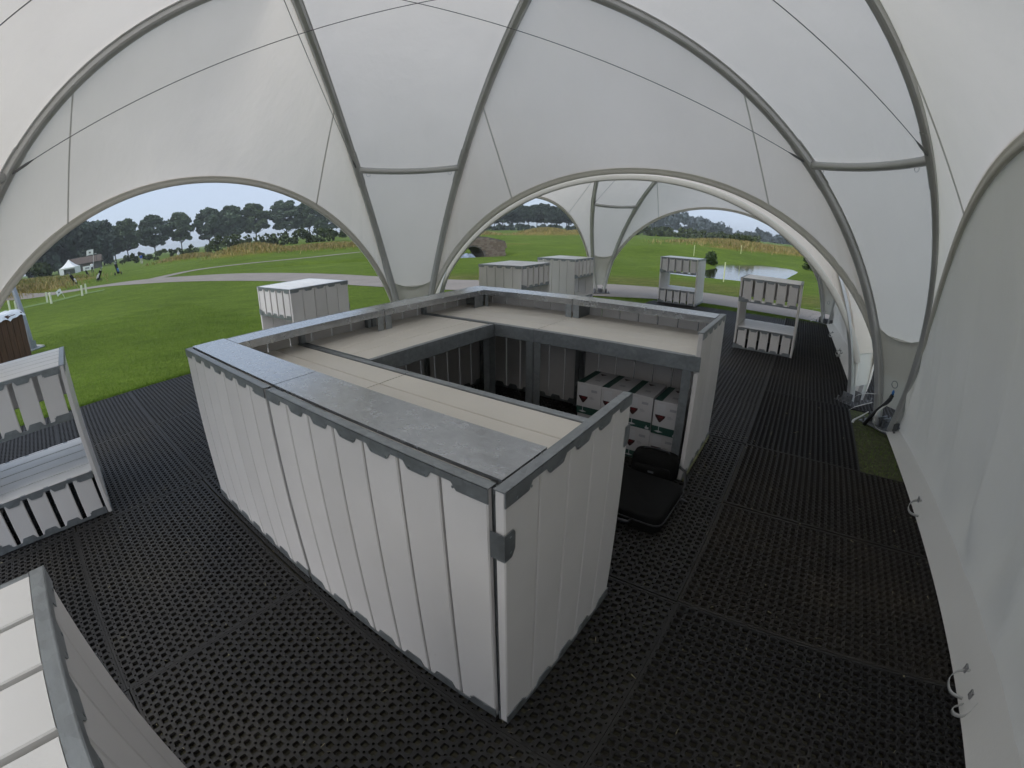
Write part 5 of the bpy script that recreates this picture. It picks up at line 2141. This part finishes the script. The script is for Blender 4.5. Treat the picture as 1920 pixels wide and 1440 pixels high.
def clump_points(centres, radii, per, r_):
    out = []
    for c, ra in zip(centres, radii):
        d = r_.normal(size=(per, 3))
        d /= np.linalg.norm(d, axis=1)[:, None]
        q = r_.uniform(0.35, 1.0, per) ** 0.5
        out.append(c + d * (q * ra)[:, None] * np.array([1, 1, 0.8]))
    return np.vstack(out)


def tree_meshes(seed, h, spread, bole, leafmat, leaf=0.36, clumps=105, per=105):
    r_ = np.random.default_rng(seed)
    tr = MB()
    lean = r_.uniform(-0.03, 0.03, 2) * h
    top = Vector((lean[0], lean[1], h * 0.82))
    pts = [Vector((top.x * s ** 2, top.y * s ** 2, h * 0.82 * s)) for s in (0, 0.02, 0.15, 0.35, 0.6, 0.8, 1.0)]
    tr.tube(pts, [h * .020, h * .016, h * .0135, h * .011, h * .008, h * .005, h * .002], 7)
    cen, rads = [], []
    for k in range(clumps):
        zf = r_.uniform(0, 1) ** 0.85
        z = h * (bole + (0.96 - bole) * zf)
        wid = spread * (math.sin(math.pi * min(1, 0.20 + 0.74 * zf)) ** 0.6)
        a = r_.uniform(0, 2 * math.pi)
        q = wid * r_.uniform(0.2, 1.0) ** 0.7
        c = np.array([q * math.cos(a), q * math.sin(a), z])
        cen.append(c)
        rads.append(h * r_.uniform(0.04, 0.085))
        if k % 2 == 0:
            st = Vector((top.x * 0.2, top.y * 0.2, max(h * bole * 0.75, z - h * 0.16)))
            tr.tube([st, (st + Vector(c)) / 2 + Vector((0, 0, -h * 0.015)), Vector(c)], [h * .006, h * .004, h * .0015], 5)
    P = clump_points(cen, rads, per, r_)
    return tr.mesh('trunk', M['bark'], True), quads_mesh('crown', leaf_quads(P, leaf, r_), leafmat)


VAR = [tree_meshes(11 + k, 16.0, 4.5 + 0.4 * (k % 3), 0.30 + 0.04 * (k % 2), M['leaf'] if k % 2 else M['leaf_b']) for k in range(5)]
PINE = [tree_meshes(31 + k, 13.0, 4.2, 0.36, M['leaf_wood'], 0.42, 70, 80) for k in range(3)]


def plant_tree(name, label, loc, height, base_h, var, group, rz=None, wide=1.12):
    t = thing(name, label, 'tree', loc, rz if rz is not None else rng.uniform(0, 6.28), group)
    s = height / base_h
    t.scale = (s * wide * rng.uniform(0.95, 1.1), s * wide * rng.uniform(0.95, 1.1), s)
    link('trunk', var[0], t)
    link('crown', var[1], t)
    return t


def polar(az, d):
    return (d * math.sin(R(az)), d * math.cos(R(az)))


ROW = [(-48.3, 205, 17.2, 'left end of the tree row, against the dark wood'), (-45.6, 207, 16.2, 'second tree of the row from the left'), (-42.6, 210, 16.8, 'third tree of the row from the left'),
       (-39.6, 212, 16.8, 'fourth tree of the row from the left'), (-36.4, 214, 17.4, 'fifth tree of the row from the left'), (-33.8, 216, 18.0, 'sixth tree of the row, taller than those left of it'),
       (-31.0, 218, 18.0, 'seventh tree of the row, last before the wide gap'), (-27.4, 220, 18.2, 'eighth tree of the row, first right of the wide gap'), (-24.7, 222, 17.6, 'ninth tree of the row, cut by the arch edge'),
       (-22.0, 224, 15.5, 'tree half hidden by the arch edge, right end of row'), (-47.0, 212, 15.0, 'tree behind the gap between the first two of the row'), (-35.2, 222, 15.8, 'slim tree behind the fifth and sixth of the row')]
for k, (az, d, h, lab) in enumerate(ROW):
    x, y = polar(az, d)
    plant_tree('broadleaf_tree', lab[0].upper() + lab[1:] if False else 'tall dark green ' + lab if lab.startswith('tree') else 'tall dark green tree, ' + lab, (x, y, -0.3), h, 16.0, VAR[k % 5], 'row of tall trees')
x, y = polar(-23.3, 150)
plant_tree('broadleaf_tree', 'small pale green tree in the hedge near the arch edge', (x, y, 0), 6.0, 16.0, VAR[2], 'row of tall trees')

# dark wood at far left (one mass)
r_ = np.random.default_rng(5)
cen, rads = [], []
for k in range(330):
    az = r_.uniform(-66, -47.5)
    d = r_.uniform(168, 205)
    x, y = polar(az, d)
    top = 15.5 + 2.0 * math.sin(az * 1.7) - 3.0 * max(0, (-az - 55) / 12)
    cen.append(np.array([x, y, top * r_.uniform(0.05, 1.0) ** 0.8]))
    rads.append(r_.uniform(1.6, 3.0))
tag(link('wood', quads_mesh('wood', leaf_quads(clump_points(cen, rads, 60, r_), 0.75, r_), M['leaf_wood'])), 'dense dark wood behind the small peaked tent', 'wood', kind='stuff')

# pine wood seen through the middle arch: trees with bare stems
k = 0
for az in np.linspace(-3.0, 10.8, 15):
    d = 232 + 9 * math.sin(az * 2.3)
    x, y = polar(az + 0.15 * math.sin(az * 7), d)
    hgt = 12.6 + 1.1 * math.sin(az * 1.9 + 1)
    plant_tree('pine_tree', 'dark tree with bare stem in the wood seen through the middle arch', (x, y, 0), hgt, 13.0, PINE[k % 3], 'dark wood behind the middle arch')
    k += 1
cen, rads = [], []
for q in range(90):
    az = r_.uniform(-4, 12)
    x, y = polar(az, r_.uniform(250, 275))
    cen.append(np.array([x, y, r_.uniform(4.5, 12.5)]))
    rads.append(r_.uniform(1.6, 2.6))
for q in range(60):
    az = r_.uniform(-4, 12)
    x, y = polar(az, r_.uniform(215, 228))
    cen.append(np.array([x, y, r_.uniform(0.3, 2.0)]))
    rads.append(r_.uniform(0.8, 1.5))
tag(link('wood', quads_mesh('wood', leaf_quads(clump_points(cen, rads, 55, r_), 0.6, r_), M['leaf_wood'])), 'undergrowth and farther trees of the wood in the middle arch', 'wood', kind='stuff')

# far woods on the right: a rounded block falling to a low line
cen, rads = [], []
for q in range(420):
    az = r_.uniform(9, 42)
    d = r_.uniform(330, 420)
    x, y = polar(az, d)
    if az < 25.6:
        top = 15 + 2.2 * math.sin(az * 0.9 + 2.2) - 7.5 * max(0, (az - 22.0) / 4.0) ** 2
    else:
        top = 5.5 + 1.5 * math.sin(az * 1.3) + 1.0 * math.sin(az * 5.1)
    cen.append(np.array([x, y, max(0.5, top * r_.uniform(0.0, 1.0) ** 0.7)]))
    rads.append(r_.uniform(2.0, 3.6) if az < 26 else r_.uniform(1.2, 2.2))
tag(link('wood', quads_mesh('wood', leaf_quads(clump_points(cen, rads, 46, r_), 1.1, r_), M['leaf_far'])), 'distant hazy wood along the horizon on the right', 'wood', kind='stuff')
cen, rads = [], []
for q in range(150):
    az = r_.uniform(12.5, 30)
    x, y = polar(az, r_.uniform(150, 190))
    cen.append(np.array([x, y, r_.uniform(0.2, 2.6 if az < 24 else 2.0)]))
    rads.append(r_.uniform(0.7, 1.5))
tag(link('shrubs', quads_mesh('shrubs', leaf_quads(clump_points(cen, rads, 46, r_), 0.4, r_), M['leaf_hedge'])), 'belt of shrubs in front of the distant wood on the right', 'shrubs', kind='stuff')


def hedge(name, label, pts, h0, h1, wid, material, per_m, leaf, seed):
    r2 = np.random.default_rng(seed)
    cen, rads = [], []
    P = [np.array(p) for p in pts]
    for a in range(len(P) - 1):
        ln = np.linalg.norm(P[a + 1] - P[a])
        for q in range(int(ln * per_m)):
            s = r2.uniform()
            b2 = P[a] * (1 - s) + P[a + 1] * s
            t = (a + s) / (len(P) - 1)
            hh = h0 + (h1 - h0) * t + 0.35 * math.sin(b2[0] * 0.5) * 0.5
            cen.append(np.array([b2[0] + r2.uniform(-wid, wid), b2[1] + r2.uniform(-wid, wid), gz(*b2) + hh * r2.uniform(0.05, 0.85)]))
            rads.append(r2.uniform(0.5, 0.95) * hh * 0.32)
    o = link(name, quads_mesh(name, leaf_quads(clump_points(cen, rads, 36, r2), leaf, r2), material))
    return tag(o, label, 'hedge')


hedge('hedge', 'long dark hedge under the tall tree row', [polar(-46.5, 128), polar(-40, 122), polar(-36.5, 118)], 2.4, 2.6, 1.2, M['leaf_hedge'], 1.6, 0.28, 3)
hedge('hedge', 'taller clipped hedge behind the dry grass mounds', [polar(-37, 108), polar(-30, 104), polar(-24, 100), polar(-17, 98)], 3.5, 2.8, 1.5, M['leaf_hedge'], 3.0, 0.26, 4)


def bush(label, loc, rx, rz_, n_c, material, leaf, seed):
    r2 = np.random.default_rng(seed)
    cen = [np.array([r2.uniform(-rx, rx) * 0.7, r2.uniform(-rx, rx) * 0.7, rz_ * r2.uniform(0.2, 0.9)]) for _ in range(n_c)]
    rads = [rz_ * r2.uniform(0.25, 0.4) for _ in range(n_c)]
    t = thing('bush', label, 'bush', loc)
    mb = MB()
    for c in cen[::3]:
        mb.tube([(0, 0, -0.1), Vector(c) * 0.5, Vector(c)], [0.03, 0.02, 0.008], 5)
    mb.build('stems', M['bark'], t)
    link('foliage', quads_mesh('foliage', leaf_quads(clump_points(cen, rads, 70, r2), leaf, r2), material), t)
    return t


bush('round green bush on the pond bank', (12.2, 26.6, gz(12.2, 26.6)), 0.5, 0.72, 12, M['leaf_bush'], 0.06, 8)
bush('green bush at the right end of the pond, beside the tent edge', (20.6, 27.6, gz(20.6, 27.6)), 0.7, 0.8, 14, M['leaf_bush'], 0.07, 9)
bush('low dark shrub left of the far bridge mounds', (-9.5, 88, gz(-9.5, 88)), 3.0, 2.2, 16, M['leaf_hedge'], 0.25, 10)
bush('dark bush standing on the dry mound beyond the pond', (27.0, 50.5, gz(27, 50.5) - 0.1), 1.6, 1.0, 12, M['leaf_hedge'], 0.12, 12)
x, y = polar(-55.2, 100)
bush('pale round shrub in front of the dark wood at far left', (x, y, gz(x, y)), 1.5, 3.2, 14, M['leaf_hedge'], 0.28, 13)

# rough grass standing on the mounds (one mass)
for (name, lab, material, sel) in (('rough_grass', 'tall dry straw-coloured grass on the mounds', M['straw'], 0), ('rough_grass', 'tall green rough grass on the mounds at left', M['rough'], 1)):
    r2 = np.random.default_rng(21 + sel)
    Ps = []
    for q, (mx, my, ra, rb, an, hh) in enumerate(MOUNDS):
        if hh < 0.45:
            continue
        left = mx < -45
        if q in (12, 13, 14):
            continue
        frac = (0.85 if not left else 0.30) if sel == 0 else (0.45 if not left else 0.9)
        cnt = int(4600 * frac * min(1.4, ra * rb / 40))
        p = r2.normal(size=(cnt, 2)) * 0.46
        a = R(an)
        X = mx + p[:, 0] * ra * math.cos(a) - p[:, 1] * rb * math.sin(a)
        Y = my + p[:, 0] * ra * math.sin(a) + p[:, 1] * rb * math.cos(a)
        Z = ground_z(X, Y)
        ln = r2.uniform(0.2, 0.45, cnt)
        w_ = r2.uniform(0.02, 0.05, cnt)
        an2 = r2.uniform(0, math.pi, cnt)
        dx, dy = np.cos(an2) * w_, np.sin(an2) * w_
        bx, by = r2.normal(size=cnt) * 0.14, r2.normal(size=cnt) * 0.14
        Ps.append(np.stack([np.stack([X - dx, Y - dy, Z - 0.03], 1), np.stack([X + dx, Y + dy, Z - 0.03], 1), np.stack([X + bx + dx * 0.5, Y + by + dy * 0.5, Z + ln], 1), np.stack([X + bx - dx * 0.5, Y + by - dy * 0.5, Z + ln], 1)], 1).reshape(-1, 3))
    tag(link(name, quads_mesh(name, np.vstack(Ps), material)), lab, 'grass', kind='stuff')

# blades of turf on the near lawn and the ragged fringe along the mats
M['blade'] = leaf_material('turf_blades', (0.125, 0.205, 0.024), 0.35)
r2 = np.random.default_rng(77)
pts = []
cnt = 60000
lx = -6.12 - 9.0 * r2.uniform(0, 1, cnt) ** 2.2
ly = r2.uniform(-3.2, 3.4, cnt)
pts.append(np.column_stack([lx, ly, r2.uniform(0.015, 0.035, cnt)]))
cnt = 5000                                               # fringe
pts.append(np.column_stack([-6.06 - np.abs(r2.normal(size=cnt)) * 0.06, r2.uniform(-3.2, 2.1, cnt), r2.uniform(0.03, 0.07, cnt)]))
cnt = 1500                                               # bare patch by the right-hand foot
pts.append(np.column_stack([r2.uniform(1.40, 2.05, cnt), r2.uniform(2.98, 4.62, cnt), r2.uniform(0.015, 0.045, cnt)]))
cnt = 26000                                              # beyond the mats towards the path
pts.append(np.column_stack([r2.uniform(-4.5, 2.5, cnt), r2.uniform(9.9, 11.3, cnt), r2.uniform(0.02, 0.05, cnt)]))
L3 = np.vstack(pts)
ca, sa = math.cos(-PHI), math.sin(-PHI)
X = ORG.x + L3[:, 0] * ca - L3[:, 1] * sa
Y = ORG.y + L3[:, 0] * sa + L3[:, 1] * ca
Z = ground_z(X, Y)
keep = ~((seg_dist(X, Y, near_e) < 0.05) | inside(X, Y, near_e + far_e[::-1]))
X, Y, Z, ln = X[keep], Y[keep], Z[keep], L3[keep, 2]
nn = len(X)
an2 = r2.uniform(0, math.pi, nn)
w_ = r2.uniform(0.0015, 0.003, nn)
dx, dy = np.cos(an2) * w_, np.sin(an2) * w_
bx, by = r2.normal(size=nn) * 0.016, r2.normal(size=nn) * 0.016
P = np.stack([np.stack([X - dx, Y - dy, Z - 0.002], 1), np.stack([X + dx, Y + dy, Z - 0.002], 1), np.stack([X + bx + dx * 0.3, Y + by + dy * 0.3, Z + ln], 1), np.stack([X + bx - dx * 0.3, Y + by - dy * 0.3, Z + ln], 1)], 1).reshape(-1, 3)
tag(link('turf', quads_mesh('turf', P, M['blade'])), 'short green turf around the edge of the black mats', 'grass', kind='stuff')

# pale sand bunkers on the far green
M['sand'] = plain('bunker_sand', (0.62, 0.57, 0.45), 0.95, noise=0.1, nscale=2)
for (x, y, rx, ry) in ((-4.5, 74, 3.2, 1.6), (4.2, 72, 4.0, 1.4)):
    mb = MB()
    rows = []
    for k in range(7):
        q = k / 6
        rows.append([(x + rx * q * math.cos(a) * (1 + 0.15 * math.sin(3 * a)), y + ry * q * math.sin(a), gz(x + rx * q * math.cos(a), y + ry * q * math.sin(a)) + 0.05) for a in np.linspace(0, 2 * math.pi, 25)])
    mb.grid(rows)
    tag(mb.build('bunker', M['sand'], None, True), kind='structure')

# ------------------------------------------------------------------ the moist air over the course
hz_m = bpy.data.materials.new('haze')
hz_m.use_nodes = True
hn, hl = hz_m.node_tree.nodes, hz_m.node_tree.links
hn.clear()
ho = hn.new('ShaderNodeOutputMaterial')
hv_ = hn.new('ShaderNodeVolumePrincipled')
hv_.inputs['Color'].default_value = (0.90, 0.95, 0.97, 1)
hv_.inputs['Density'].default_value = 0.00048
hl.new(hv_.outputs['Volume'], ho.inputs['Volume'])
haze = MB().box(-3100, 3100, -3100, 3100, -1.8, 26.0).build('haze', hz_m)
tag(haze, kind='stuff')
